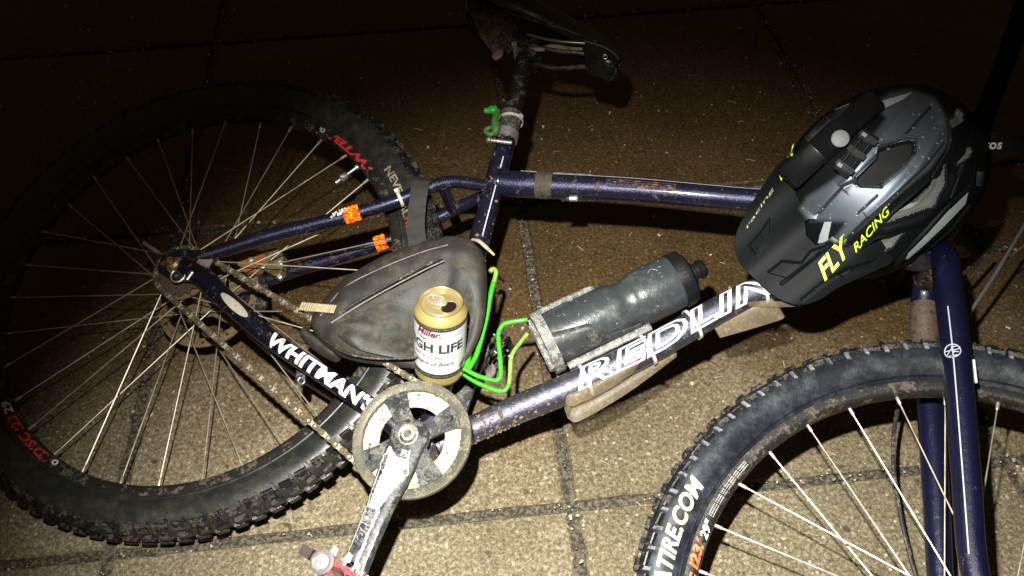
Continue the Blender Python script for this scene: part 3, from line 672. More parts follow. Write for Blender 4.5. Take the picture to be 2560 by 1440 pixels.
# grip with raised rings, end plug and lever blade
t = MB(); a0, b0 = onp(2312, 648, Cf + nf * -.19, nf), onp(2262, 742, Cf + nf * -.285, nf); d = N_(b0 - a0); prof = []; Lg = np.linalg.norm(b0 - a0)
for k in range(26): prof += [(Lg * k / 26, .0150), (Lg * (k + .35) / 26, .0168), (Lg * (k + .65) / 26, .0168)]
GR = mat('grip_rubber', (.035, .035, .036), .38, 0, mscale=60)
lathe(t, a0, d, [(0, 0)] + prof + [(Lg, .0155), (Lg + .003, .012), (Lg + .004, 0)], GR, 26)
off = N_(-r_ + .35 * u_) * .026
lathe(t, a0 + off + d * Lg * .25, d, [(s * .70, r * .72) for s, r in [(0, 0)] + prof + [(Lg, .012), (Lg + .003, 0)]], GR, 22)
t.build('grip', bike)
t = MB(); tube(t, catmull([onp(2245, 715, Cf + nf * -.27, nf), onp(2252, 745, Cf + nf * -.27, nf), onp(2247, 768, Cf + nf * -.28, nf), onp(2232, 764, Cf + nf * -.28, nf)], 6), [.008, .0085, .0105, .0120, .0085], mat('gloss_black', (.010, .009, .008), .20, 0, spec=1.0, coat=.8), 14)
ball(t, onp(2254, 772, Cf + nf * -.28, nf), .0105, MATS['gloss_black'], 14); t.build('bar_end_plug', bike)
# white corner reflector
t = MB(); prism(t, [onp(x, y, HB(-.10), w_) for x, y in ((2352, 617), (2364, 589), (2370, 588), (2374, 598), (2373, 623))], w_ * .004, mat('white_reflector', (1, .97, .88), .5, 0)); t.build('reflector', bike)

# ---------------------------------------------------------------- seat post, clamp, saddle
POSTM = mat('muddy_post', (.022, .021, .020), .34, .5, mud=.32, mudcol=(.075, .06, .042), mscale=80)
t = MB(); tube(t, [F(.300, .425), F(.2640, .540), F(.258, .556)], [.0138, .0136, .0136], POSTM, 22); 
tube(t, [F(.303, .412), F(.292, .448)], .0168, mat('cracked_grey_sleeve', (.045, .042, .036), .6, 0, mud=.40, mudcol=(.14, .12, .09), mscale=100), 20)
tube(t, [F(.245, .560), F(.275, .568)], .012, POSTM, 14); box(t, F(.258, .570), (F(1, .15) - F(0, 0)) * .02, (F(-.15, 1) - F(0, 0)) * .008, nn * .022, POSTM)
tube(t, [F(.245, .553, -.02), F(.245, .553, .027)], .0045, ALU, 10)
t.build('seat_post', bike)
t = MB(); T_ = N_(F(-.041, .15) - F(0, 0)); tube(t, [F(.305, .401), F(.3015, .414)], .0190, ALU, 24, cap=True)
tube(t, [fp(1222, 350, .022), fp(1280, 357, .022)], .0030, ALU, 10); ball(t, fp(1222, 350, .022), .0052, GOLDM, 10)
t.build('seat_clamp', bike)
tie(F(.297, .436), N_(F(-.041, .11) - F(0, 0)), .0175, bike, head=.95)
# saddle: sections from nose to tail
SADM = mat('saddle_vinyl', (0.010, 0.0095, 0.009), .24, 0, mud=.14, mudcol=(.05, .035, .02), mscale=70, spec=.7)
sad = empty('saddle', F(.26, .57), bike)
st = [(.4040, .596, .004, .014), (.4015, .604, .014, .028), (.393, .613, .0185, .040), (.372, .625, .020, .043), (.340, .636, .021, .042), (.300, .643, .023, .040), (.260, .648, .030, .042), (.220, .652, .043, .050), (.180, .655, .058, .060), (.145, .663, .066, .064), (.120, .668, .066, .058), (.105, .668, .058, .045), (.098, .662, .040, .028), (.096, .656, .010, .010)]
t = MB(); vs = []; mseg = 26
xs_ = np.linspace(0, 1, 44); st_a = np.array(st); tt = np.linspace(0, 1, len(st))
for q in xs_:
    x, y, hw, dr = [np.interp(q, tt, st_a[:, j]) for j in range(4)]
    for k in range(mseg + 1):
        a = math.pi * k / mseg                                      # side skirt - top - side skirt
        zz = hw * math.copysign(abs(math.cos(a)) ** .75, math.cos(a)); yy = y - dr * (1 - abs(math.sin(a)) ** .45)
        vs.append(F(x, yy, zz))
w2 = mseg + 1; nS = len(xs_)
inner = [F(*(0, 0, 0))] 
t.add(vs, [[i * w2 + k, i * w2 + k + 1, (i + 1) * w2 + k + 1, (i + 1) * w2 + k] for i in range(nS - 1) for k in range(mseg)], SADM)
cov = t.build('saddle_cover', sad, ang=60)
so = cov.modifiers.new('s', 'SOLIDIFY'); so.thickness = .004; so.offset = 0
# piping rim of the skirt
t = MB(); edge = [np.array(vs[i * w2]) for i in range(nS)] + [np.array(vs[i * w2 + mseg]) for i in range(nS - 1, -1, -1)]; edge.append(edge[0])
tube(t, edge, .0024, mat('gloss_black', (.006, .006, .006)), 8, cap=False); t.build('piping', cov)
# torn padding and base plate
t = MB(); PADM = mat('torn_padding', (.26, .22, .14), .9, 0, mud=.35, mudcol=(.1, .07, .04), mscale=110); PADB = mat('muddy_brown_padding', (.030, .020, .013), .5, 0, mud=.42, mudcol=(.10, .075, .05), mscale=85, msoft=.05)
pp = catmull([fp(1326, 118, .018), fp(1350, 122, .02), fp(1385, 116, .02), fp(1420, 122, .019), fp(1458, 122, .016)], 5); tube(t, pp, [.004, .0065, .005, .0055, .003], PADM, 10, flat=.6)
um = catmull([fp(1168, 2, .045), fp(1182, 50, .050), fp(1206, 98, .050), fp(1240, 142, .040)], 6); us = [fp(1300, 30, .012), fp(1296, 60, .012), fp(1290, 92, .012), fp(1272, 138, .020)]; us = catmull(us, 6); vs = []
for a_, b_ in zip(um, us):
    for q in np.linspace(0, 1, 16): vs.append(a_ + (b_ - a_) * q + nn * (.012 * math.sin(math.pi * q) ** .7 + rng.normal(0, .0012)))
t.add(vs, [[i * 16 + k, i * 16 + k + 1, (i + 1) * 16 + k + 1, (i + 1) * 16 + k] for i in range(len(um) - 1) for k in range(15)], PADB)
ball(t, fp(1244, 136, .048), .0095, mat('peach_foam', (.16, .09, .055), .6, 0, mud=.4), 14, (ex, ey, nn), .9, 1.2, .5); t.build('padding', sad)
t = MB(); GL = mat('painted_highlight_trim', (.17, .165, .155), .25, .6)  # added grey tubes draw the saddle edge's highlight lines in their colour
tube(t, catmull([fp(1252, 26, .031), fp(1290, 38, .030), fp(1340, 54, .028), fp(1400, 70, .027), fp(1450, 88, .026)], 6), .0013, GL, 8)
tube(t, catmull([fp(1318, 86, .026), fp(1360, 97, .027), fp(1405, 104, .027), fp(1462, 108, .024)], 6), .0024, GL, 10)
tube(t, catmull([fp(1462, 103, .024), fp(1500, 114, .024), fp(1528, 128, .022), fp(1547, 148, .018)], 6), .0013, GL, 8); t.build('saddle_highlight', sad)
t = MB()
for s in (1, -1): tube(t, catmull([F(.385, .588, s * .010), F(.345, .580, s * .016), F(.30, .566, s * .021), F(.235, .564, s * .022), F(.17, .585, s * .026), F(.125, .620, s * .03)], 6), .0036, mat('rail_steel', (.05, .045, .04), .3, .6, mud=.4, mudcol=(.07, .05, .03)), 10)
t.build('saddle_rail', sad)
t = MB(); prism(t, [fp(x, y, .021) for x, y in ((1452, 106), (1478, 108), (1515, 124), (1542, 142), (1541, 150), (1500, 150), (1462, 140))], -nn * .042, BLK)
ring = [fp(1513 + 5 * math.cos(q), 142 + 5 * math.sin(q), .0215) for q in np.linspace(0, 2 * math.pi, 17)]; tube(t, ring, .0007, ALU, 5, cap=False)
t.build('nose_clip', sad)

# ---------------------------------------------------------------- cranks, chainrings, chain, pedal
CR = empty('crankset', F(.437, -.07, 0), bike)
def K(x, y, z=0.0): return F(.437 + x, -.07 + y, z)
GUARD = mat('scuffed_smoke_guard', (0.085, 0.080, 0.056), .36, .1, mud=.40, mudcol=(.14, .12, .075), mscale=70, alpha=1)
CREAM = mat('cream_lit_aluminium', (0.60, 0.54, 0.37), .45, .1, mud=.35, mudcol=(.07, .05, .03), mscale=110)  # aluminium ring; its lit cream look is put into the base colour
SPID = mat('worn_spider', (0.035, 0.037, 0.039), .34, .3, mud=.40, mudcol=(.12, .115, .095), mscale=60, msoft=.07)
t = MB()
rp = [(.0750, .0035), (.0742, .0050), (.0630, .0052), (.0618, .0040), (.0618, 0), (.0750, 0)]
ns = 96; vs = []
for k in range(ns):
    a = 2 * math.pi * k / ns; vs += [K(r * math.cos(a), r * math.sin(a), .0565 + z) for r, z in rp]
t.add(vs, [[k * 6 + i, ((k + 1) % ns) * 6 + i, ((k + 1) % ns) * 6 + (i + 1) % 6, k * 6 + (i + 1) % 6] for k in range(ns) for i in range(6)], GUARD)
t.build('chain_guard', CR, ang=60)
# spider: four arms between the windows
def ang_of(px, py, z):
    P_ = fp(px, py, z) - K(0, 0, z); return math.atan2(P_ @ ey, P_ @ ex), np.linalg.norm(P_)
arms = [ang_of(993, 1006, .060)[0], ang_of(1127, 1048, .060)[0], ang_of(1072, 1188, .060)[0], ang_of(938, 1143, .060)[0]]
t = MB(); no = 160; outr = []; 
for k in range(no):
    a = 2 * math.pi * k / no; d = min(abs(math.atan2(math.sin(a - b), math.cos(a - b))) for b in arms)
    wd_ = .030; r = .0225
    c = math.cos(d); s = abs(math.sin(d))
    ra = wd_ * .5 / max(s, 1e-3) if d < 1.2 else 0
    r = .0622 if d < .27 else max(.0235, min(.0622, .0118 / max(s, 1e-3)) if d < 1.2 else .0235)
    outr.append((r * math.cos(a), r * math.sin(a)))
vs_o = outr; ringprism(t, lambda x, y, z: K(x, y, .0580 + z * (1.0)), (vs_o, circ(.010, no)), 0, .0048, SPID)
for b in arms:
    c = K(.0525 * math.cos(b), .0525 * math.sin(b), .0620); lathe(t, c, nn, [(0, .0085), (.0022, .0080), (.0022, .0050), (.0008, .0042), (.0008, .0018), (-.001, .0018), (-.001, 0)], SPID, 18)
t.build('spider', CR, ang=30)
# chainring visible through the windows, with teeth of the small ring
t = MB(); NTT = 32; out = []
for k in range(NTT * 4):
    a = 2 * math.pi * k / (NTT * 4); r = .0672 if k % 4 in (0, 1) else .0630; out.append((r * math.cos(a), r * math.sin(a)))
ringprism(t, lambda x, y, z: K(x, y, .0510 + z), (out, circ(.0545, NTT * 4)), 0, .0028, CREAM)
out = []; NI = 22
for k in range(NI * 6):
    a = 2 * math.pi * k / (NI * 6); r = .0585 - .0042 * (0.5 + 0.5 * math.cos(NI * a)) ** 2; out.append((r * math.cos(a), r * math.sin(a)))
ringprism(t, lambda x, y, z: K(x, y, .0545 + z), (out, circ(.0415, NI * 6)), 0, .0022, CREAM)
ringprism(t, lambda x, y, z: K(x, y, .0525 + z), (circ(.0640, 96), circ(.0585, 96)), 0, .0012, mat('dark_ring_gap', (.03, .022, .012), .7, 0))
t.build('chainring', CR, ang=30)
# chain: alternating plates and rollers round both sprockets
def arcpts(c, r, a0, a1, n): return [(c[0] + r * math.cos(a), c[1] + r * math.sin(a)) for a in np.linspace(a0, a1, n)]
c1, r1, c2, r2 = (.437, -.070), .0650, (0., 0.), .0370
dx, dy = c1[0] - c2[0], c1[1] - c2[1]; D_ = math.hypot(dx, dy); th = math.atan2(dy, dx); al = math.acos((r2 - r1) / D_)
up_a, lo_a = th + al, th - al
pl = arcpts(c2, r2, up_a, lo_a + 2 * math.pi, 24) + arcpts(c1, r1, lo_a, up_a, 40)
# slack lets the lower run hang slightly
pl.append(pl[0]); pl = np.array(pl); sg = np.linalg.norm(np.diff(pl, axis=0), axis=1); cs = np.r_[0, np.cumsum(sg)]; nL = int(cs[-1] / .0127); nL += nL % 2; pit = cs[-1] / nL
pts = [np.array([np.interp(k * pit, cs, pl[:, 0]), np.interp(k * pit, cs, pl[:, 1])]) for k in range(nL)]
t = MB()
for k in range(nL):
    a, b = pts[k], pts[(k + 1) % nL]; d = (b - a) / np.linalg.norm(b - a); q = np.array([-d[1], d[0]]); L_ = np.linalg.norm(b - a)
    o = []
    for tq in np.linspace(-math.pi / 2, math.pi / 2, 6): o.append(b + .0042 * (math.cos(tq) * d + math.sin(tq) * q))
    o.append(a + d * L_ * .5 + q * .0028)
    for tq in np.linspace(math.pi / 2, 1.5 * math.pi, 6): o.append(a + .0042 * (math.cos(tq) * d + math.sin(tq) * q))
    o.append(a + d * L_ * .5 - q * .0028)
    for zc in ((.0030, -.0040) if k % 2 else (.0019, -.0029)): prism(t, [F(x, y, .0480 + zc) for x, y in o], nn * .0010, CHAINM if k % 2 else CHAINB)
    tube(t, [F(a[0], a[1], .0436), F(a[0], a[1], .0524)], .0019, ALU if k % 3 else GOLDM, 8); tube(t, [F(a[0], a[1], .0455), F(a[0], a[1], .0500)], .0038, CHAINM, 8)
t.build('chain', bike, ang=30)
# near crank arm
PE = (.4655 - .437, -.243 + .07); cdn = N_(np.array([PE[0], PE[1]])); cq = np.array([-cdn[1], cdn[0]])
def KA(s, o, z): p = cdn * s + cq * o; return K(p[0], p[1], z)
t = MB(); secs = [(-.020, .012, .064, .070), (-.012, .0215, .063, .074), (0, .0235, .063, .076), (.015, .0215, .063, .077), (.035, .0215, .066, .0785), (.060, .0195, .069, .0800), (.090, .0165, .072, .0825), (.130, .0150, .074, .085), (.160, .0150, .075, .087), (.178, .0160, .076, .088), (.190, .0120, .076, .087), (.1945, .006, .077, .086)]
vs = []
for s, w, z0, z1 in secs:
    for o, z in ((-w, z0), (-w, z1 - .0042), (-w * .76, z1 - .0006), (-w * .3, z1), (w * .3, z1), (w * .76, z1 - .0006), (w, z1 - .0042), (w, z0)): vs.append(KA(s, o, z))
t.add(vs, [[i * 8 + k, i * 8 + (k + 1) % 8, (i + 1) * 8 + (k + 1) % 8, (i + 1) * 8 + k] for i in range(len(secs) - 1) for k in range(8)] + [list(range(8)), [(len(secs) - 1) * 8 + k for k in range(7, -1, -1)]], SPID)
arm = t.build('crank_arm', CR, ang=50)
# rubbed-bright face and raised edge lines
RUBB = mat('rubbed_bright_alloy', (0.90, 0.89, 0.87), .48, .25, mud=.10, mudcol=(.12, .11, .10), mscale=200)
def ztop(s): return float(np.interp(s, [q[0] for q in secs], [q[3] for q in secs]))
def wof(s): return float(np.interp(s, [q[0] for q in secs], [q[1] for q in secs]))
t = MB()
def face_strip(s0, s1, f0, f1, m, n=20, jag=.0, dz=.0005):
    vs = []
    for i in range(n + 1):
        s = s0 + (s1 - s0) * i / n; a = f0(s) + rng.normal(0, jag); b = f1(s) + rng.normal(0, jag)
        for q in np.linspace(0, 1, 5):
            o = a + (b - a) * q; w = wof(s); zz = ztop(s) - max(0, (abs(o) / w - .3)) / .46 * .0006 - max(0, abs(o) / w - .76) / .24 * .0036; vs.append(KA(s, o, zz + dz))
    t.add(vs, [[i * 5 + k, i * 5 + k + 1, (i + 1) * 5 + k + 1, (i + 1) * 5 + k] for i in range(n) for k in range(4)], m)
face_strip(.030, .096, lambda s: -wof(s) * (.86), lambda s: wof(s) * np.interp(s, [.03, .045, .075, .096], [.62, .90, .45, .10]), RUBB, 24, .0006)
face_strip(.020, .030, lambda s: -wof(s) * .80, lambda s: -wof(s) * np.interp(s, [.02, .03], [.7, .15]), RUBB, 5, .0003)
face_strip(.018, .030, lambda s: wof(s) * .45, lambda s: wof(s) * np.interp(s, [.018, .03], [.5, .62]), RUBB, 5, .0003)
face_strip(.096, .175, lambda s: wof(s) * (.02), lambda s: wof(s) * .24, RUBB, 24, .0005)
face_strip(.096, .150, lambda s: -wof(s) * .92, lambda s: -wof(s) * .80, RUBB, 18, .0002)
face_strip(.118, .165, lambda s: wof(s) * .72, lambda s: wof(s) * .80, RUBB, 14, .0002)
for k in range(46):                                                  # scratches across the dark lower half
    s = rng.uniform(.100, .135); o = rng.uniform(-.85, -.05) * wof(s); l = rng.uniform(.001, .004); a = rng.normal(1.2, .3)
    z = ztop(s) + .0004; A = KA(s, o, z); B = KA(s + math.cos(a) * l, o + math.sin(a) * l, z); tube(t, [A, B], .00022, RUBB, 4)
t.build('worn_face', arm, smooth=True)
t = MB(); sq = [(-.0040, -.0030), (.0040, -.0030), (.0040, .0030), (-.0040, .0030), (-.0040, -.0030)]
tube(t, [KA(.0235 + x * .9, .0045 + y, ztop(.024) + .0006) for x, y in sq], .00045, RUBB, 4)
for y in (-.0012, .0012): tube(t, [KA(.0215, .0045 + y, ztop(.024) + .0006), KA(.0255, .0045 + y, ztop(.024) + .0006)], .0005, RUBB, 4)
t.build('emblem', arm)
t = MB(); zc = .076
lathe(t, K(0, 0, zc), nn, [(-.004, .0125), (.0012, .0128), (.0016, .0118), (.0012, .0108), (.0000, .0104), (-.0008, .0090), (.0002, .0080), (.0022, .0075), (.0024, .0050), (-.001, .0042), (-.001, 0)], mat('bolt_alloy', (.46, .45, .38), .35, .7, mud=.25, mudcol=(.12, .1, .06), mscale=120), 30)
t.build('crank_bolt', CR)
# far crank arm and far pedal
t = MB(); vs = []
for s, w, z0, z1 in secs:
    for o, z in ((-w, z0), (-w, z1 - .003), (-w * .7, z1), (w * .7, z1), (w, z1 - .003), (w, z0)): vs.append(K(*(-(cdn * s + cq * o)), -z + .012))
t.add(vs, [[i * 6 + k, i * 6 + (k + 1) % 6, (i + 1) * 6 + (k + 1) % 6, (i + 1) * 6 + k] for i in range(len(secs) - 1) for k in range(6)] + [list(range(6)), [(len(secs) - 1) * 6 + k for k in range(5, -1, -1)]], SPID)
ring = [K(*(-(cdn * .175) + .0095 * np.array([math.cos(q), math.sin(q)])), -.060) for q in np.linspace(0, 2 * math.pi, 25)]; tube(t, ring, .0012, ALU, 6, cap=False)
t.build('crank_arm', CR, ang=50)
def pedal(cx, cy, z0, z1, dirv, m, name='pedal'):
    mb = MB(); d = N_(dirv); q = N_(np.cross(nn, d)); c = lambda s, o, z: F(cx, cy, z) + d * s + q * o; sg = 1 if z1 > z0 else -1
    tube(mb, [c(0, 0, z0 - sg * .012), c(0, 0, z1)], [.006, .0075], mat('pedal_axle', (.55, .52, .48), .35, .8, mud=.3), 14)
    for zz in (z0 + sg * .006, z1 - sg * .004):                      # side plates with two window openings
        for (s0, s1_) in ((.012, .029), (.029, .047)):
            out_ = [(s0, -.0085), (s1_, -.0085), (s1_, .0085), (s0, .0085)]
            mid = (s0 + s1_) / 2; oo = []; ii = []
            for k in range(24):
                a = 2 * math.pi * k / 24; ii.append((mid + .0085 * math.cos(a), .0048 * math.sin(a))); ca, sa2 = math.cos(a), math.sin(a); f = min((s1_ - s0) / 2 / max(abs(ca), 1e-6), .0085 / max(abs(sa2), 1e-6)); oo.append((mid + f * ca, f * sa2))
            ringprism(mb, lambda x, y, z: c(x, y, zz + z), (oo, ii), -.002, .002, m)
        lathe(mb, c(0, 0, zz - .003 * sg), nn * sg, [(0, 0), (0, .013), (.006, .013), (.0075, .0105), (.0068, .0095), (.0068, 0)], mat('pedal_cap', (.16, .145, .14), .45, .15, mud=.40, mudcol=(.12, .08, .06), mscale=150), 24)
    box(mb, c(.048, 0, (z0 + z1) / 2), d * .003, q * .0080, nn * abs(z1 - z0) * .46, m); box(mb, c(-.020, 0, (z0 + z1) / 2 + sg * .01), d * .0065, q * .0055, nn * abs(z1 - z0) * .42, mat('brown_pin', (.07, .05, .045), .4, .3))
    lathe(mb, c(-.020, 0, z1 - sg * .004), nn * sg, [(0, .0058), (.004, .0056), (.0045, .003), (.0045, 0)], ALU, 14)
    for s_ in (.02, .038):
        for z in np.linspace(z0 + sg * .008, z1 - sg * .008, 3):
            for o in (1, -1): tube(mb, [c(s_, o * .008, z), c(s_, o * .0125, z)], .0018, ALU, 7)
    for k, (s_, o) in enumerate(((-.010, .015), (.004, .017), (.014, .013))): prism(mb, [c(s_, o - .006, z1 - .03 - k * .01), c(s_ + .008, o - .004, z1 - .03 - k * .01), c(s_ + .007, o + .004, z1 - .03 - k * .01), c(s_ + .001, o + .005, z1 - .03 - k * .01)], nn * .0022, mat('bone_alloy', (.75, .70, .60), .5, .2))
    return mb.build(name, bike)
PINKR = mat('red_anodised_alloy', (0.42, 0.020, 0.032), .38, .35, mud=.12, mudcol=(.2, .12, .1), mscale=120)
pedal(.4655, -.243, .105, .180, (F(1.0, -.05) - F(0, 0)), PINKR)
pedal(.4085, .103, -.085, -.150, (F(.3, .95) - F(0, 0)), BLKM)

# ---------------------------------------------------------------- rear brake caliper, cage, mud flap
t = MB()
def plate(pts, z, th, m): prism(t, [fp(x, y, z) for x, y in pts], nn * th, m)
plate([(603, 640), (640, 632), (668, 640), (676, 662), (650, 690), (620, 690), (604, 672)], -.035, .012, ORANGEPAD)
plate([(668, 640), (700, 632), (718, 648), (716, 690), (700, 702), (676, 692), (660, 672)], -.040, .016, GOLDM)
plate([(575, 700), (640, 700), (665, 725), (600, 730), (580, 740)], -.040, .006, mat('tan_plate', (.30, .23, .12), .5, .3, mud=.5))
plate([(650, 690), (668, 700), (672, 760), (655, 785), (640, 780), (652, 730)], -.034, .008, BLKM)
for (x, y) in ((625, 648), (700, 655), (698, 690), (655, 665)): lathe(t, fp(x, y, -.022), nn, [(-.006, .0048), (0, .0046), (.001, .003), (-.001, .0022), (-.001, 0)], ALU, 12)
t.build('brake_caliper', bike)
# black wire bottle cage on the down tube
t = MB(); GREYC = mat('scuffed_grey_cage', (.10, .10, .10), .42, 0, mud=.50, mudcol=(.25, .24, .21), mscale=110)
BA, BT = np.array([.5133, .1320]), np.array([.6481, .3049]); bd = N_(BT - BA); bn = np.array([bd[1], -bd[0]])    # bn points to the down tube
def CB(s, o, z): p = BA + bd * s + bn * o; return F(p[0], p[1], z)
for z in (.033, .012, -.012, -.033): pass
cr_ = .040
# band round the bottle foot
def bandpath(s, z): return s
vs = []; nb = 40
for k in range(nb + 1):
    a = math.radians(-110 + 220 * k / nb)
# closed hoop just above the foot of the bottle, ribbon cross-section
for k in range(nb):
    a = 2 * math.pi * k / nb; ca, sa_ = math.cos(a), math.sin(a)
    for (s, dr) in ((-.005, 0), (.006, 0), (.006, .003), (-.005, .003)): vs.append(CB(s, (cr_ + dr) * ca, (cr_ + dr) * sa_))
t.add(vs, [[k * 4 + i, ((k + 1) % nb) * 4 + i, ((k + 1) % nb) * 4 + (i + 1) % 4, k * 4 + (i + 1) % 4] for k in range(nb) for i in range(4)], GREYC)
for k in range(5):                                                  # foot shelf
    a = k * math.pi * 2 / 5
tube(t, [CB(-.007, -.038, .0), CB(-.009, .038, .0)], .0035, GREYC, 8)
# side wings running up the bottle
for sz in (1, -1):
    vs = []; NS = 24
    for i in range(NS + 1):
        s = .004 + .118 * i / NS; w0 = np.interp(i / NS, [0, .45, .6, 1], [-.10, .15, .75, .95]); 
        for q in np.linspace(0, 1, 6):
            a = math.radians(8) + (math.radians(62) * (1 - w0) + math.radians(4)) * q if w0 < .9 else math.radians(8 + 10 * q)
            for dr in (0,): vs.append(CB(s, (cr_ + .0005) * math.cos(a), sz * (cr_ + .0005) * math.sin(a)))
    t.add(vs, [[i * 6 + k, i * 6 + k + 1, (i + 1) * 6 + k + 1, (i + 1) * 6 + k] for i in range(NS) for k in range(5)], mat('dark_cage_plastic', (.030, .031, .033), .36, 0, mud=.36, mudcol=(.075, .072, .06), mscale=60, msoft=.07))
wire = catmull([CB(.000, -.030, .030), CB(.03, -.036, .020), CB(.070, -.039, .012), CB(.085, -.0405, .008), CB(.090, -.042, -.002), CB(.082, -.043, -.010), CB(.078, -.042, -.012)], 5); tube(t, wire, .0022, GREYC, 8)
tube(t, [CB(.012, .043, 0), CB(.13, .043, 0)], .005, GREYC, 10, flat=.6)
cage = t.build('bottle_cage', bike); sol = cage.modifiers.new('s', 'SOLIDIFY'); sol.thickness = .0016; sol.offset = 1
# green wire cage on the seat tube
t = MB(); GRN = mat('green_coated_wire', (0.045, 0.37, 0.013), .33, 0, mud=.26, mudcol=(.04, .07, .02), mscale=200, coat=.3)
GRN2 = mat('faded_green_wire', (0.22, 0.36, 0.07), .45, 0, mud=.34, mudcol=(.14, .12, .06), mscale=160)
tube(t, catmull([fp(1160, 922, .036), fp(1195, 940, .036), fp(1235, 951, .036), fp(1246, 948, .036), fp(1252, 935, .036), fp(1250, 890, .036), fp(1246, 845, .036), fp(1250, 823, .036), fp(1266, 808, .036), fp(1318, 799, .034)], 6), .0031, GRN, 10)
tube(t, catmull([fp(1160, 936, .012), fp(1195, 958, .012), fp(1240, 976, .012), fp(1262, 976, .012), fp(1272, 962, .012)], 6), .0031, GRN, 10)
tube(t, catmull([fp(1272, 962, .012), fp(1275, 940, .010), fp(1277, 900, .008), fp(1285, 878, .005), fp(1300, 858, 0), fp(1318, 835, -.004)], 6), .0030, GRN2, 10)
bk = catmull([fp(1234, 705, .014), fp(1226, 740, .016), fp(1217, 790, .018), fp(1205, 840, .020), fp(1190, 890, .024), fp(1170, 925, .030)], 6); tube(t, bk, .0036, GRN, 10)
tube(t, catmull([fp(1214, 800, .018), fp(1188, 820, .020), fp(1178, 850, .022), fp(1172, 890, .026), fp(1164, 925, .030)], 6), .0036, GRN, 10)
tube(t, catmull([fp(1225, 680, .012), fp(1232, 672, .012), fp(1240, 680, .012), fp(1234, 708, .014)], 5), .0032, GRN2, 8)
t.build('bottle_cage', bike)['label'] = 'bright green wire bottle cage on the seat tube'
# clear plastic mud flap under the down tube
t = MB(); FLAP = mat('smoky_clear_plastic', (0.19, 0.15, 0.09), .35, 0, mud=.38, mudcol=(.24, .18, .10), mscale=45, alpha=.55, msoft=.1)
def sheet(pts, m, th=.0009):
    prism(t, pts, nn * th, m)
def flap(up, lo, m):
    n_ = 14; U = catmull(up, 6); L2 = catmull(lo, 6); U = [U[int(i)] for i in np.linspace(0, len(U) - 1, n_)]; L2 = [L2[int(i)] for i in np.linspace(0, len(L2) - 1, n_)]; vs = []
    for a, b in zip(U, L2):
        for q in np.linspace(0, 1, 5): vs.append(a + (b - a) * q + nn * .004 * math.sin(math.pi * q))
    t.add(vs, [[i * 5 + k, i * 5 + k + 1, (i + 1) * 5 + k + 1, (i + 1) * 5 + k] for i in range(n_ - 1) for k in range(4)], m)
flap([fp(1402, 988, .012), fp(1480, 958, .014), fp(1600, 895, .014), fp(1660, 862, .012)], [fp(1408, 1000, .006), fp(1436, 1013, .006), fp(1550, 955, .004), fp(1664, 866, .004)], FLAP)
flap([fp(1406, 1004, -.014), fp(1470, 985, -.014), fp(1600, 915, -.014), fp(1690, 880, -.014)], [fp(1420, 1047, -.018), fp(1450, 1052, -.018), fp(1570, 982, -.018), fp(1692, 892, -.018)], FLAP)
flap([fp(1406, 1002, .004), fp(1406, 1003, -.004), fp(1407, 1006, -.014)], [fp(1430, 1012, .005), fp(1424, 1030, -.006), fp(1422, 1046, -.018)], FLAP)
flap([fp(1770, 800, -.006), fp(1840, 765, 0), fp(1900, 748, .004), fp(1925, 742, .004)], [fp(1800, 845, -.016), fp(1880, 822, -.016), fp(1950, 800, -.014), fp(1962, 792, -.014)], FLAP)
flap([fp(1850, 758, .008), fp(1900, 752, .010), fp(1940, 752, .010), fp(2000, 758, .008)], [fp(1862, 765, .006), fp(1900, 767, .006), fp(1950, 768, .006), fp(2005, 766, .006)], FLAP)
t.build('mud_flap', bike)
# little bracket under the top tube
t = MB(); tube(t, [fp(1424, 496, .010), fp(1444, 496, .010)], .0045, ALU, 12); tube(t, [fp(1405, 500, .006), fp(1424, 497, .010)], .003, BLKM, 8); t.build('cable_stop', bike)
t = MB(); plate([(745, 925), (757, 915), (768, 930), (765, 962), (752, 970), (742, 955)], .030, .006, BLKM); ring = [fp(753 + 8 * math.cos(q), 952 + 8 * math.sin(q), .037) for q in np.linspace(0, 6.283, 17)]; tube(t, ring, .0008, ALU, 5, cap=False); t.build('kickstand_bracket', bike)

# ---------------------------------------------------------------- lettering on tyres and rims
PRr = lambda z: (lambda R, a: PR(R, a, z)); PFf = lambda z: (lambda R, a: PF(R, a, z))
def phi_px(px, py, C, n, e1, e2, z):
    P_ = onp(px, py, C + n * z, n) - C; return math.atan2(P_ @ e2, P_ @ e1), math.hypot(P_ @ e1, P_ @ e2)
def side_z(R): return float(np.interp(R, [.3130, .3170, .3235, .3315, .3400, .3480, .3550], [.0135, .0165, .0213, .0252, .0271, .0266, .0238])) + .0007
def tyre_text(mb, s, P, C, n, e1, e2, a, b, R, h, m, bold, shear):
    """clockwise from pixel a to pixel b with tops outward"""
    pa = phi_px(*a, C, n, e1, e2, .026)[0]; pb = phi_px(*b, C, n, e1, e2, .026)[0]
    if pb > pa: pb -= 2 * math.pi
    g_ = text_geo(s, h * 1.42, bold, shear, slices=4); w = g_[0][:, 0].max(); kk = (pa - pb) * R / w
    put_text(mb, g_, lambda x, y, z: P(R - h / 2 + y, pa - x * kk / R, side_z(R - h / 2 + y)), m)
CRT = mat('cream_print', (.70, .62, .34), .5, 0, var=.12, mud=.12, mudcol=(.2, .18, .08), mscale=160); REDP = mat('red_print', (.62, .035, .03), .5, 0, mud=.15, mudcol=(.1, .02, .02), mscale=160)
ORP = mat('orange_print', (.80, .13, .03), .45, 0); WHP = mat('white_print', (.75, .73, .68), .45, 0, mud=.12, mudcol=(.2, .2, .2), mscale=160)
t = MB()
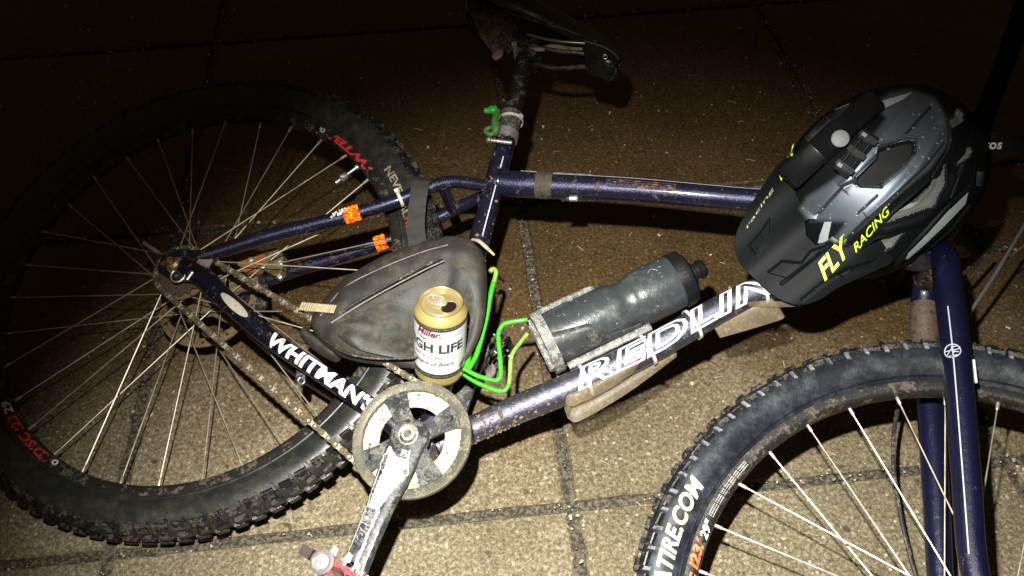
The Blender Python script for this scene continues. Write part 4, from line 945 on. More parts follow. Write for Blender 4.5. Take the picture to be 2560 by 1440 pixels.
tyre_text(t, 'ATIRE.COM', PF, Cf, nf, ef, eg, (1668, 1472), (1778, 1216), .3350, .0175, CRT, .0008, .25); t.build('lettering', WF)
def rim_text(mb, s, P, C, n, e1, e2, a, b, R, h, m, bold, shear, z=.0126, ccw=False):
    pa = phi_px(*a, C, n, e1, e2, .012)[0]; pb = phi_px(*b, C, n, e1, e2, .012)[0]
    g_ = text_geo(s, h * 1.42, bold, shear); w = g_[0][:, 0].max(); rz = lambda R_: float(np.interp(R_, [.2965, .2990, .3040, .3120], [.006, .0105, .0127, .0130])) + .0004
    if not ccw:
        if pb > pa: pb -= 2 * math.pi
        kk = (pa - pb) * R / w; put_text(mb, g_, lambda x, y, z_: P(R - h / 2 + y, pa - x * kk / R, rz(R - h / 2 + y)), m)
    else:
        if pb < pa: pb += 2 * math.pi
        kk = (pb - pa) * R / w; put_text(mb, g_, lambda x, y, z_: P(R + h / 2 - y, pa + x * kk / R, rz(R + h / 2 - y)), m)
t = MB()
rim_text(t, 'c i23/', PF, Cf, nf, ef, eg, (1722, 1452), (1756, 1346), .3045, .0105, ORP, .0005, .25); rim_text(t, '29"', PF, Cf, nf, ef, eg, (1757, 1346), (1778, 1303), .3030, .0090, WHP, .0004, .2)
for q in range(3): rim_text(t, 'tubeless ready rim use tape and sealant', PF, Cf, nf, ef, eg, (1783, 1294), (1872, 1162), .3070 - q * .0026, .0013, WHP, 0, 0)
t.build('rim_decal', WF)
t = MB()
tyre_text(t, 'NEVEGAL', PR, Cr, nn, ex, ey, (968, 415), (1025, 535), .3285, .0110, mat('aged_cream_print', (.36, .33, .19), .5, 0, mud=.35, mudcol=(.06, .05, .03), mscale=150), .0004, .1)
tyre_text(t, 'PRO', PR, Cr, nn, ex, ey, (1020, 540), (1024, 580), .3300, .0110, REDP, .0004, .1); tyre_text(t, '2.2', PR, Cr, nn, ex, ey, (1026, 585), (1026, 612), .3290, .0060, CRT, 0, 0)
t.build('lettering', WR)
t = MB()
rim_text(t, '/WTB/', PR, Cr, nn, ex, ey, (930, 428), (818, 342), .3045, .0105, REDP, .0006, .2, ccw=True)
t.build('rim_decal', WR); t = MB()
rim_text(t, '//DISC i23/', PR, Cr, nn, ex, ey, (134, 1150), (8, 1034), .3045, .0110, REDP, .0006, .25)
rim_text(t, '29', PR, Cr, nn, ex, ey, (18, 1040), (8, 1006), .3040, .0100, WHP, .0004, .2)
t.build('rim_decal', WR); t = MB(); rim_text(t, 'o', PR, Cr, nn, ex, ey, (142, 1163), (130, 1153), .3040, .0100, WHP, .0004, 0); t.build('rim_decal', WR); t = MB(); rim_text(t, 'o/', PR, Cr, nn, ex, ey, (812, 330), (796, 320), .3035, .0100, WHP, .0003, 0, ccw=True)
t.build('rim_decal', WR)

# ================================================================== FRAME BAG
def pillow(mb, outline, A, B, fn, zb, th, m, rings=14, p=2.2, wob=.0):
    """closed 2-D outline, spine segment A-B; fn(x,y,z) -> 3D"""
    O = np.array(catmull([np.array(q, float) for q in outline + [outline[0]]], 5))[:-1]; A = np.array(A, float); B = np.array(B, float); ab = B - A; n_ = len(O)
    tq = np.clip(((O - A) @ ab) / (ab @ ab), 0, 1); Sp = A + tq[:, None] * ab; vs = []
    for i in range(rings + 1):
        s = i / rings; X = O + (Sp - O) * s; h = (1 - (1 - s) ** p) ** (1 / p)
        for q in X: vs.append(fn(q[0], q[1], zb + th * h + wob * h * (math.sin(q[0] * 90) * math.sin(q[1] * 70 + 1) + .7 * math.sin(q[0] * 210 + 60 * q[1]) + .5 * math.sin(q[1] * 260 - q[0] * 90 + 2))))
    o = len(vs)
    for q in O: vs.append(fn(q[0], q[1], zb - .001))
    for q in Sp: vs.append(fn(q[0], q[1], zb - .012))
    fs = [[i * n_ + k, i * n_ + (k + 1) % n_, (i + 1) * n_ + (k + 1) % n_, (i + 1) * n_ + k] for i in range(rings) for k in range(n_)]
    fs += [[k, o + k, o + (k + 1) % n_, (k + 1) % n_] for k in range(n_)] + [[o + k, o + n_ + k, o + n_ + (k + 1) % n_, o + (k + 1) % n_] for k in range(n_)]
    mb.add(vs, fs, m)
def fxy(px, py, z):
    P_ = fp(px, py, z) - Cr; return (P_ @ ex, P_ @ ey)
BAGM = mat('muddy_black_nylon', (0.021, 0.019, 0.015), .6, 0, mud=.40, mudcol=(.045, .037, .024), mscale=12, mrough=.75, msoft=.12)
BAGP = mat('bag_panel_nylon', (0.021, 0.021, 0.017), .55, 0, mud=.44, mudcol=(.052, .044, .028), mscale=19, mrough=.72, msoft=.10)
bag = tag(empty('frame_bag', F(.33, .08, .05)), 'muddy black wedge bag strapped behind the seat tube, beside the can', 'bag')
OUT = [(1118, 588), (1170, 592), (1206, 632), (1214, 700), (1205, 780), (1180, 850), (1140, 893), (1060, 907), (960, 905), (870, 893), (812, 862), (775, 815), (792, 770), (850, 705), (915, 660), (985, 625), (1055, 603)]
_cd = np.array(fxy(1112, 850, .03))
def BZ(x, y, z):
    d2 = (x - _cd[0]) ** 2 + (y - _cd[1]) ** 2; k_ = math.exp(-d2 / .0045)
    return F(x, y, z * (1 - k_) + (.030 + (z - .05) * .25) * k_)
t = MB(); o2 = [fxy(x, y, .060) for x, y in OUT]
pillow(t, o2, fxy(880, 800, .06), fxy(1130, 690, .06), BZ, .052, .030, BAGM, 16, 2.4, .0012)
t.build('bag_body', bag, ang=60)
# raised front panel, its piping and the zip
t = MB(); PAN = [(836, 808), (900, 768), (980, 722), (1060, 680), (1125, 648), (1165, 660), (1185, 720), (1170, 790), (1120, 850), (1050, 880), (960, 880), (890, 868), (845, 840)]
pillow(t, [fxy(x, y, .080) for x, y in PAN], fxy(930, 815, .08), fxy(1110, 740, .08), BZ, .0785, .0055, BAGP, 10, 2.2, .0014); t.build('bag_panel', bag, ang=60)
t = MB(); zp = catmull([fp(828, 807, .081), fp(900, 762, .0835), fp(980, 717, .0845), fp(1060, 675, .0845), fp(1110, 652, .083)], 8)
tube(t, zp, .0011, mat('zip_tape_grey', (.20, .19, .16), .5, 0, mud=.3, mudcol=(.12, .1, .07), mscale=150), 8)
zp2 = catmull([fp(826, 800, .080), fp(898, 753, .083), fp(978, 708, .084), fp(1058, 666, .084), fp(1105, 645, .082)], 8); tube(t, zp2, .0022, BLKM, 8); t.build('zip', bag)
t = MB()
for ln in ([(800, 790), (860, 720), (950, 672), (1050, 632), (1120, 612)], [(812, 850), (870, 885), (960, 897), (1060, 890), (1130, 862), (1170, 815)]):
    tube(t, catmull([fp(x, y, .0765 if ln[0][1] < 800 else .070) for x, y in ln], 8), .0014, BLKM, 6)
t.build('piping', bag)
t = MB(); a0 = fp(750, 766, .066); b0 = fp(838, 774, .086); d = N_(b0 - a0); q = N_(np.cross(nn, d)); 
vs = []; n_ = 30
for i in range(n_ + 1):
    c = a0 + (b0 - a0) * i / n_ + nn * (.0006 if i % 2 else -.0002)
    for o in (-.0058, .0058): vs += [c + q * o, c + q * o + nn * .0012]
t.add(vs, [[4 * i + a, 4 * i + b, 4 * i + 4 + b, 4 * i + 4 + a] for i in range(n_) for a, b in ((0, 1), (1, 3), (3, 2), (2, 0))] + [[0, 1, 3, 2], [4 * n_, 4 * n_ + 2, 4 * n_ + 3, 4 * n_ + 1]], mat('tan_webbing', (.42, .34, .20), .8, 0, mud=.25, mudcol=(.2, .15, .08), mscale=120)); t.build('zip_pull', bag, smooth=False)
t = MB(); NYL = mat('black_webbing', (.040, .040, .036), .6, 0, mscale=200, bump=.5, bscale=900)
cen = catmull([fp(1053, 444, .030), fp(1052, 452, .050), fp(1048, 480, .056), fp(1042, 530, .057), fp(1040, 575, .060), fp(1046, 612, .066)], 6); T, _, _ = frames(np.array(cen)); vs = []
for c, tt_ in zip(cen, T):
    q = N_(ex * 1.0 - ex @ tt_ * tt_)
    for o in (-.0125, .0125): vs += [c + q * o, c + q * o + nn * .0015]
t.add(vs, [[4 * i + a, 4 * i + b, 4 * i + 4 + b, 4 * i + 4 + a] for i in range(len(cen) - 1) for a, b in ((0, 1), (1, 3), (3, 2), (2, 0))], NYL); t.build('strap', bag)
t = MB(); tube(t, catmull([fp(1180, 598, .050), fp(1196, 602, .055), fp(1215, 618, .052), fp(1236, 638, .046)], 5), [.0022, .003, .003, .0016], mat('tan_webbing', (.42, .34, .20), .8), 6, flat=.4); t.build('webbing_tail', bag)
t = MB(); pillow(t, [fxy(x, y, .03) for x, y in [(768, 818), (800, 850), (850, 880), (840, 905), (790, 880), (752, 842)]], fxy(775, 845, .03), fxy(835, 885, .03), lambda x, y, z: F(x, y, z), .030, .018, BAGM, 6); t.build('bag_flap', bag)

# ================================================================== CAN
cb_ = CAMP + ray(1098, 933) * 1.195
best = None
for tx in np.linspace(-.2, .3, 51):
    for ty in np.linspace(-.2, .5, 71):
        a = N_([tx, ty, 1.0]); q = px_of(cb_ + a * .1285); e = np.hypot(*(q - [1103.5, 752])); 
        if best is None or e < best[0]: best = (e, a)
ca_ = best[1]
can = tag(empty('beer_can', cb_), 'open gold and white beer can standing on the bicycle beside the muddy bag', 'can')
GOLD = mat('gold_can_metal', (0.56, 0.45, 0.155), .30, .5, var=.06, mscale=30); LID = mat('lid_metal', (0.50, 0.40, 0.20), .28, .6, var=.12, mscale=60, bump=.05)
CW = mat('can_white', (0.66, 0.64, 0.66), .38, .05, var=.03); CD = mat('can_dark_band', (0.035, 0.05, 0.045), .35, .3, var=.1)
vX = N_(np.cross(ca_, camdir(cb_))); 
t = MB(); Rr = .0331
def CP(a, s, r=Rr): X = N_(camdir(cb_) - camdir(cb_) @ ca_ * ca_); Y = np.cross(ca_, X); return cb_ + ca_ * s + r * (math.cos(a) * X + math.sin(a) * Y)
Xc = N_(camdir(cb_) - camdir(cb_) @ ca_ * ca_)
def cyl_at(px, py):
    d = ray(px, py); o = CAMP - cb_; dp = d - d @ ca_ * ca_; op = o - o @ ca_ * ca_; A_ = dp @ dp; B_ = 2 * dp @ op; C_ = op @ op - Rr ** 2; t_ = (-B_ - math.sqrt(max(0, B_ * B_ - 4 * A_ * C_))) / (2 * A_)
    P_ = CAMP + d * t_ - cb_; return math.atan2(P_ @ np.cross(ca_, Xc), P_ @ Xc) * Rr, P_ @ ca_
BANDS = [.0235, .0315, .1050, .1120]
lathe(t, cb_, ca_, [(.004, 0), (.003, .022), (0, .0245), (.001, .0262), (.008, .0312), (.013, .0330), (.0155, Rr)], GOLD, 56, Xc)
SB = BANDS
lathe(t, cb_, ca_, [(.0155, Rr), (SB[0], Rr)], GOLD, 56, Xc); lathe(t, cb_, ca_, [(SB[0], Rr), (SB[1], Rr)], CD, 56, Xc); lathe(t, cb_, ca_, [(SB[1], Rr), (SB[2], Rr)], CW, 56, Xc); lathe(t, cb_, ca_, [(SB[2], Rr), (SB[3], Rr)], CD, 56, Xc); lathe(t, cb_, ca_, [(SB[3], Rr), (.1122, Rr)], GOLD, 56, Xc)
lathe(t, cb_, ca_, [(.1122, Rr), (.1145, .0325), (.1180, .0302), (.1215, .0276), (.1232, .0262)], GOLD, 56, Xc)
body = t.build('can_body', can)
t = MB(); lathe(t, cb_, ca_, [(.1232, .0262), (.1255, .0270), (.1272, .0272), (.1278, .0264), (.1272, .0256), (.1235, .0245), (.1215, .0238), (.1212, .0225), (.1228, .0210), (.1232, .0190), (.1230, .0)], LID, 56, Xc)
lid = t.build('lid', can)
# mouth opening and tab: placed along the tab axis, pointing to the right front
am = math.atan2((onp(1128, 772, cb_ + ca_ * .123, ca_) - cb_ - ca_ * .123) @ np.cross(ca_, Xc), (onp(1128, 772, cb_ + ca_ * .123, ca_) - cb_ - ca_ * .123) @ Xc)
ux = math.cos(am) * Xc + math.sin(am) * np.cross(ca_, Xc); uy = np.cross(ca_, ux); c0 = cb_ + ca_ * .1232
t = MB(); vs = [c0 + ux * (.0118 + .0090 * math.cos(q)) + uy * .0118 * math.sin(q) + ca_ * .0004 for q in np.linspace(0, 2 * math.pi, 29)[:-1]]
t.add(vs, [list(range(28))], mat('can_inside', (.015, .010, .006), .3, 0)); 
tube(t, vs + [vs[0]], .0007, LID, 6, cap=False); t.build('mouth', can)
t = MB(); TABM = mat('tab_alloy', (.62, .54, .42), .25, .6)
def T2(x, y, z): return c0 + ux * x + uy * y + ca_ * z
oo = []; ii = []
for k in range(40):
    q = 2 * math.pi * k / 40; oo.append((-.0065 + .0135 * math.cos(q), .0082 * math.sin(q) * (1 if math.cos(q) < .3 else .95))); ii.append((-.0130 + .0040 * math.cos(q), .0052 * math.sin(q)))
ringprism(t, T2, (oo, ii), .0012, .0024, TABM); ring = [T2(x, y, .0022) for x, y in oo]; tube(t, ring + [ring[0]], .0009, TABM, 6, cap=False)
lathe(t, T2(0, 0, .001), ca_, [(0, .0058), (.0022, .0052), (.0024, .0040), (.0014, .0034), (.0024, .0026), (.0030, .0014), (.0030, 0)], TABM, 20); t.build('pull_tab', can)
INK = mat('black_ink', (0.035, 0.04, 0.04), .4, 0, var=.05); INKR = mat('dark_red_ink', (0.16, 0.02, 0.03), .4, 0); INKG = mat('grey_ink', (0.30, 0.30, 0.32), .4, 0)
def can_text(mb, s, a, b, h, m, bold=0, shear=0, right=None, **kw):
    """text whose right end (or left end) is at pixel a with baseline, length to pixel b"""
    x0, y0 = cyl_at(*a); x1, y1 = cyl_at(*b); g_ = text_geo(s, h * 1.42, bold, shear, xs=14, **kw); w = g_[0][:, 0].max(); kk = (x1 - x0) / w if right is None else 1
    put_text(mb, g_, lambda x, y, z: CP((x0 + (x * kk if right is None else x - w + (x1 - x0))) / Rr, (y0 + y1) / 2 + y, Rr + .00025), m)
t = MB()
def ct(s_, xr, base_px, h, m, bold, shear, xl=None, **kw):
    x1 = cyl_at(xr, base_px[1])[0]; y1 = cyl_at(*base_px)[1]; g_ = text_geo(s_, h * 1.42, bold, shear, xs=16, **kw); w = g_[0][:, 0].max(); kk = 1 if xl is None else (x1 - cyl_at(xl, base_px[1])[0]) / w
    put_text(t, g_, lambda x, y, z: CP((x1 - (w - x) * kk) / Rr, y1 + y, Rr + .00025), m)
ct('HIGH LIFE', 1154, (1098, 884), .0142, INK, .0007, 0, spacing=1.0)
ct('Miller.', 1103, (1075, 842), .0100, INKR, .0005, .3, xl=1045)
ct('MILWAUKEE', 1154, (1130, 838), .0030, INKG, 0, 0, xl=1112); ct('WISCONSIN', 1152, (1124, 846), .0030, INKG, 0, 0, xl=1104)
ct('EST D * 1903', 1106, (1090, 899), .0042, INK, .0001, 0, spacing=1.2)
ct('The Champagne of Beers', 1134, (1095, 916), .0062, INK, .0001, .4)
for s_, a_, b_, y_ in (('BREWING COMPANY MILWAUKEE WI', (1046, 800), (1158, 780), 0),): 
    x0, _ = cyl_at(1042, 850); g_ = text_geo(s_, .0036 * 1.42, 0, 0, xs=20, spacing=1.1); w = g_[0][:, 0].max(); put_text(t, g_, lambda x, y, z: CP((x - w * .55) / Rr, BANDS[2] + .0026 + y, Rr + .00025), mat('dull_gold_print', (.30, .24, .10), .4, .2))
g_ = text_geo('BEER BREWED WITH THE FINEST HOPS', .0030 * 1.42, 0, 0, xs=20, spacing=1.1); w = g_[0][:, 0].max(); put_text(t, g_, lambda x, y, z: CP((x - w * .5) / Rr, BANDS[0] + .0026 + y, Rr + .00025), mat('dull_gold_print', (.30, .24, .10), .4, .2))
xa, ya = cyl_at(1044, 846); xb, yb = cyl_at(1102, 846); ya = yb = cyl_at(1075, 845)[1]
sw = [(0, -.0012), (.25, -.0026), (.35, -.0040), (.45, -.0026), (1.0, -.0004)]; sp_ = [CP((xa + (xb - xa) * q) / Rr, (ya + yb) / 2 + y - .0008, Rr + .0003) for q, y in sw]; tube(t, sp_, [.0004, .0008, .0010, .0006, .0003], INK, 5)
xe, ye = cyl_at(1155, 905); vs = [CP((xe + .0065 * math.cos(q)) / Rr, ye + .0085 * math.sin(q), Rr + .0003) for q in np.linspace(0, 6.283, 25)[:-1]]; t.add([CP(xe / Rr, ye, Rr + .0003)] + vs, [[0, 1 + k, 1 + (k + 1) % 24] for k in range(24)], INK)
tube(t, [CP((xe + .0052 * math.cos(q)) / Rr, ye + .0070 * math.sin(q), Rr + .0005) for q in np.linspace(0, 6.283, 25)], .0003, INKG, 4)
t.build('label_print', body)

# ================================================================== WATER BOTTLE
bot = tag(empty('water_bottle', CB(0, 0, 0)), 'smoky grey plastic squeeze bottle in the cage on the down tube', 'bottle')
BOTM = mat('smoky_bottle_plastic', (0.033, 0.038, 0.041), .30, 0, mud=.30, mudcol=(.050, .054, .050), mscale=22, spec=.5, mrough=.45, msoft=.12)
bx = N_(CB(1, 0, 0) - CB(0, 0, 0)); t = MB(); O_ = CB(-.004, 0, 0); LB = .2090; 
pf = [(0, 0), (0, .030), (.001, .034), (.005, .0370), (.010, .0375), (.100, .0375), (.107, .0365), (.113, .0335), (.119, .0325), (.127, .0325), (.133, .0345), (.139, .0375), (.146, .0380), (.190, .0375), (.196, .0368)]
lathe(t, O_, bx, pf, BOTM, 56); bb = t.build('bottle_body', bot, ang=70)
t = MB(); prof = [(.190, .0380), (.193, .0395)]
lathe(t, O_, bx, [(.194, .0360), (.1945, .0385), (.206, .0388), (.212, .0370), (.216, .0300), (.2165, .024), (.2165, 0)], BLK, 56)
for k in range(44):
    a = 2 * math.pi * k / 44; A = N_(np.cross(bx, nn)); d = math.cos(a) * nn + math.sin(a) * A; box(t, O_ + bx * .2005 + d * .0387, bx * .0050, np.cross(bx, d) * .0011, d * .0008, BLK)
t.build('cap', bot)
t = MB(); SCR = mat('scratch_white', (.42, .43, .41), .6, 0); A_b = N_(np.cross(bx, nn))
for k in range(34):
    s = rng.uniform(.02, .185); 
    if .100 < s < .142: continue
    a = rng.uniform(-1.0, 1.1); l = rng.uniform(.001, .006); aa = a + rng.normal(0, .05); r0 = .0378; ds = rng.normal(0, .7) * l
    P_ = lambda s_, q: O_ + bx * s_ + (math.cos(q) * nn + math.sin(q) * A_b) * r0
    tube(t, [P_(s, a), P_(s + ds, (a + aa) / 2 + l * 6), P_(s + ds * 1.3, aa + l * 10)], rng.uniform(.00012, .0003), SCR, 4)
for s in (.104, .142):
    ring = [O_ + bx * s + (.0374 if s < .12 else .0378) * (math.cos(q) * nn + math.sin(q) * A_b) for q in np.linspace(0, 2 * math.pi, 49)]; tube(t, ring, .0006, BOTM, 5, cap=False)
t.build('scuff_marks', bb)
t = MB(); lathe(t, O_ + bx * .2165, bx, [(0, .0155), (.006, .0150), (.008, .0112), (.013, .0108), (.015, .0135), (.020, .0130), (.023, .0105), (.023, .004), (.020, .003), (.020, 0)], BLK, 32); t.build('nozzle', bot)

# ================================================================== GREEN TOY ON THE SEAT POST
t = MB(); GT = mat('green_soft_plastic', (0.03, 0.30, 0.03), .30, 0, mud=.12, mudcol=(.03, .08, .02), mscale=150); GT2 = mat('dull_green_plastic', (0.06, 0.16, 0.03), .45, 0, mud=.28, mudcol=(.08, .08, .04), mscale=150)
z = .024
tube(t, catmull([fp(1243, 276, z), fp(1240, 290, z), fp(1238, 305, z), fp(1240, 322, z), fp(1236, 336, z)], 6), [.0050, .0050, .0065, .0070, .0045], GT2, 12)
ball(t, fp(1232, 275, z), .0080, GT, 14, (ex, ey, nn), 1.1, .85, .9); tube(t, [fp(1216, 277, z), fp(1224, 276, z), fp(1234, 275, z)], [.0042, .0055, .0060], GT, 12); ball(t, fp(1216, 277, z), .0050, GT, 10)
ball(t, fp(1238, 268, z + .004), .0028, GT, 8); ball(t, fp(1231, 267, z + .002), .0026, GT, 8)
tube(t, catmull([fp(1236, 300, z), fp(1246, 296, z), fp(1252, 288, z)], 5), .0026, GT2, 8)
tube(t, catmull([fp(1238, 330, z), fp(1226, 336, z), fp(1216, 331, z), fp(1214, 325, z), fp(1222, 320, z)], 6), .0036, GT2, 10); tube(t, catmull([fp(1236, 322, z), fp(1226, 318, z), fp(1219, 322, z)], 5), .0028, GT2, 8)
toy = t.build('toy_lizard'); tag(toy, 'small green plastic lizard toy tied to the seat post', 'toy')

# ================================================================== HELMET
L0 = N_(-.80 * r_ - .60 * u_); S0 = N_(.60 * r_ - .80 * u_); U0 = -w_; ph_ = math.radians(20)
Uz = math.cos(ph_) * U0 - math.sin(ph_) * S0; Sy = math.cos(ph_) * S0 + math.sin(ph_) * U0; Lx = L0
HO = CAMP + ray(2198, 455) * 1.205
HA, HBb, HC = .1450, .113, .112
helm = tag(empty('helmet', HO), 'black and gunmetal mountain bike helmet with visor hanging over the handlebar', 'helmet')
def Z(x, y): return (1780 + x / 3.273, 180 + y / 3.273)
def Z3(x, y): return (1780 + x / 3.273, 500 + y / 3.273)
def Q(*pts): return [(1780 + x / 2.4205, 180 + y / 2.4205) for x, y in pts]
VENTS = [  # outline, depth, floor (0 black hollow, 1 grey foam), edge sharpness in px
 (Q((1180, 395), (1238, 402), (1240, 478), (1140, 590), (1020, 688), (880, 684), (862, 640), (940, 560), (1000, 500), (1010, 450)), .022, 0),
 (Q((560, 400), (690, 270), (830, 200), (900, 195), (880, 250), (780, 300), (690, 380), (560, 560), (500, 600)), .014, 0),
 (Q((1410, 548), (1414, 680), (1335, 820), (1200, 870), (1050, 920), (1088, 862), (1260, 712), (1360, 620)), .010, 1),
 (Q((1378, 600), (1350, 710), (1275, 790), (1120, 850), (1150, 810), (1290, 690)), .020, 0),
 (Q((1440, 270), (1490, 208), (1532, 250), (1538, 292), (1456, 348)), .008, 1),
 (Q((1475, 540), (1560, 450), (1582, 480), (1560, 522), (1482, 582)), .008, 1),
 (Q((812, 1178), (868, 1100), (1000, 1012), (1174, 964), (1100, 1060), (960, 1150)), .010, 1),
 (Q((735, 218), (850, 172), (832, 198), (745, 238)), .004, 1),
 (Q((1600, 560), (1650, 600), (1640, 700), (1590, 680)), .012, 0),
]
SILV = [Q((680, 905), (722, 905), (700, 1000), (706, 1042), (638, 1035), (650, 990)), Q((1010, 182), (1215, 125), (1150, 172), (1020, 232)), Q((772, 282), (905, 200), (872, 240), (780, 304)), Q((1140, 832), (1292, 790), (1230, 832), (1150, 852)),
        Q((1552, 728), (1532, 800), (1402, 932), (1262, 1062), (1168, 1142), (1180, 1100), (1300, 980), (1420, 850))]
GROOVES = [(Q((600, 905), (700, 790), (790, 692), (850, 664), (900, 690), (1030, 694)), 2.6, .0045), (Q((800, 1030), (940, 890), (1090, 760), (1300, 570), (1420, 420)), 3.2, .0050), (Q((1170, 380), (1330, 200)), 3.0, .0040),
           (Q((880, 860), (1000, 750)), 2.0, .0020), (Q((1240, 400), (1250, 470), (1180, 560)), 2.0, .0015), (Q((455, 850), (430, 780), (440, 640), (520, 520)), 3.5, .006), (Q((960, 190), (1080, 110), (1200, 88)), 3.0, .004),
           (Q((1100, 1160), (1300, 950), (1430, 800), (1560, 690)), 3.0, .005), (Q((1560, 800), (1440, 950), (1280, 1090), (1160, 1160)), 3.0, .005), (Q((1440, 200), (1440, 460), (1330, 640)), 4.0, .004), (Q((1590, 330), (1500, 600), (1440, 760)), 4.0, .004)]
RIBS = [(Q((830, 1010), (1060, 780), (1240, 590), (1400, 330), (1370, 180)), 13, .0035), (Q((660, 860), (930, 520), (1060, 360), (1230, 170)), 14, .0030), (Q((1060, 960), (1260, 900), (1420, 760), (1470, 640)), 12, .0035)]
TOPPAN = Q((600, 912), (520, 830), (560, 750), (640, 700), (800, 590), (940, 410), (1040, 280), (960, 200), (1060, 120), (1200, 90), (1350, 140), (1440, 270), (1450, 420), (1330, 590), (1100, 780), (930, 930), (800, 1040), (700, 1040), (790, 920))
HBK = mat('matte_black_shell', (0.010, 0.012, 0.013), .55, 0, mscale=40, spec=.30); HGM = mat('gunmetal_shell', (0.30, 0.33, 0.36), .40, .70, var=.10, mscale=25, coat=.1)
HFO = mat('grey_foam', (0.12, 0.12, 0.112), .85, 0, bump=.6, bscale=900, mscale=150); HSI = mat('silver_foam_edge', (0.40, 0.43, 0.43), .5, .2, mscale=60, var=.06); HHO = mat('vent_hollow', (0.006, 0.006, 0.006), .7, 0)
def fade_mat():
    m = bpy.data.materials.new('fading_shell_paint'); m.use_nodes = True; nt = m.node_tree; L = nt.links.new; b = nt.nodes['Principled BSDF']
    a = nt.nodes.new('ShaderNodeAttribute'); a.attribute_name = 'paint_fade'; tc = nt.nodes.new('ShaderNodeTexCoord'); n = nt.nodes.new('ShaderNodeTexNoise'); n.inputs['Scale'].default_value = 60; L(tc.outputs['Object'], n.inputs['Vector'])
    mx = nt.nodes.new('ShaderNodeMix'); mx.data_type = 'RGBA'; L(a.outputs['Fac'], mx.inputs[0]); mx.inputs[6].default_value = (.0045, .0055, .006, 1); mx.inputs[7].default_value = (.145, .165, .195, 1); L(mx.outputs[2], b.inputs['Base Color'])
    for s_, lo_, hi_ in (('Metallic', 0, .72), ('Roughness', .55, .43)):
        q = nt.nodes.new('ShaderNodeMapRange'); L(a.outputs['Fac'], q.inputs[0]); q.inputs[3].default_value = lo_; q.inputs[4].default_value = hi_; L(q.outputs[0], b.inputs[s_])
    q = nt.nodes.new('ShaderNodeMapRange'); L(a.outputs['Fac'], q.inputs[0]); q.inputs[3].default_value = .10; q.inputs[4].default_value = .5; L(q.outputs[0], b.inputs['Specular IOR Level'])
    bp = nt.nodes.new('ShaderNodeBump'); bp.inputs['Strength'].default_value = .08; bp.inputs['Distance'].default_value = .001; L(n.outputs[0], bp.inputs['Height']); L(bp.outputs[0], b.inputs['Normal'])
    return m
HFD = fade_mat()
def set_fade(o, vals):
    at = o.data.attributes.new('paint_fade', 'FLOAT', 'POINT'); at.data.foreach_set('value', np.asarray(vals, np.float32))
NU, NV = 900, 360; TH = np.linspace(.0, math.radians(104), NV); PH = np.linspace(0, 2 * math.pi, NU, endpoint=False)
th, ph = np.meshgrid(TH, PH, indexing='ij')
def se(c, p): return np.sign(c) * np.abs(c) ** p
lx = HA * np.sin(th) * se(np.cos(ph), .92) ; ly = HBb * np.sin(th) * se(np.sin(ph), .92); lz = HC * se(np.cos(th), .9)
lx = np.where(lx < 0, lx * .965, lx); tail = np.clip(-lx / HA, 0, 1); ly = ly * (1 - .08 * np.clip(lx / HA, 0, 1) ** 2)
lz = lz - .012 * np.clip(lx / HA, 0, 1) ** 2 * 1.5
LP = np.stack([lx, ly, lz], -1)
def H3(x, y, z): return HO + x * Lx + y * Sy + z * Uz
WP = HO + LP[..., 0:1] * Lx + LP[..., 1:2] * Sy + LP[..., 2:3] * Uz
NLp = np.stack([lx / HA ** 2, ly / HBb ** 2, lz / HC ** 2], -1); NLp /= np.linalg.norm(NLp, axis=-1, keepdims=True); NWp = NLp[..., 0:1] * Lx + NLp[..., 1:2] * Sy + NLp[..., 2:3] * Uz
pq = px_of(WP); facing = np.einsum('ijk,ijk->ij', NWp, CAMP - WP) > 0
X, Y = pq[..., 0], pq[..., 1]; disp = np.zeros_like(X); mid = np.zeros(X.shape, int)
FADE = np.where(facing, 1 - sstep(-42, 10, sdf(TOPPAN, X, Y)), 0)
# long moulded ridges over the crown
disp += .0008 * np.cos(ly / HBb * 13) * np.sin(th) ** .5 * (lz > .02)
for g_, wpx, dep in RIBS: disp += np.where(facing & (lx < .075), dep * np.exp(-(dist_poly(g_, X, Y, False) / wpx) ** 2), 0)
for g_, wpx, dep in GROOVES: mid[facing & (dist_poly(g_, X, Y, False) < wpx * .45)] = 2
for g_, wpx, dep in GROOVES: disp -= np.where(facing, dep * (1 - sstep(0, wpx * 1.6, dist_poly(g_, X, Y, False))), 0)
for poly, dep, fl_ in VENTS:
    s_ = sdf(poly, X, Y); disp -= np.where(facing, dep * (1 - sstep(-3.5, .5, s_)), 0); inn = facing & (s_ < -1.2)
    mid[inn] = {0: 2, 1: 3}[fl_]; edge_ = facing & (s_ >= -2.0) & (s_ < 3.5); disp += np.where(facing, .0012 * np.exp(-((s_ - 2.0) / 1.8) ** 2), 0)
for poly in SILV: mid[inside(poly, X, Y) & facing] = 4
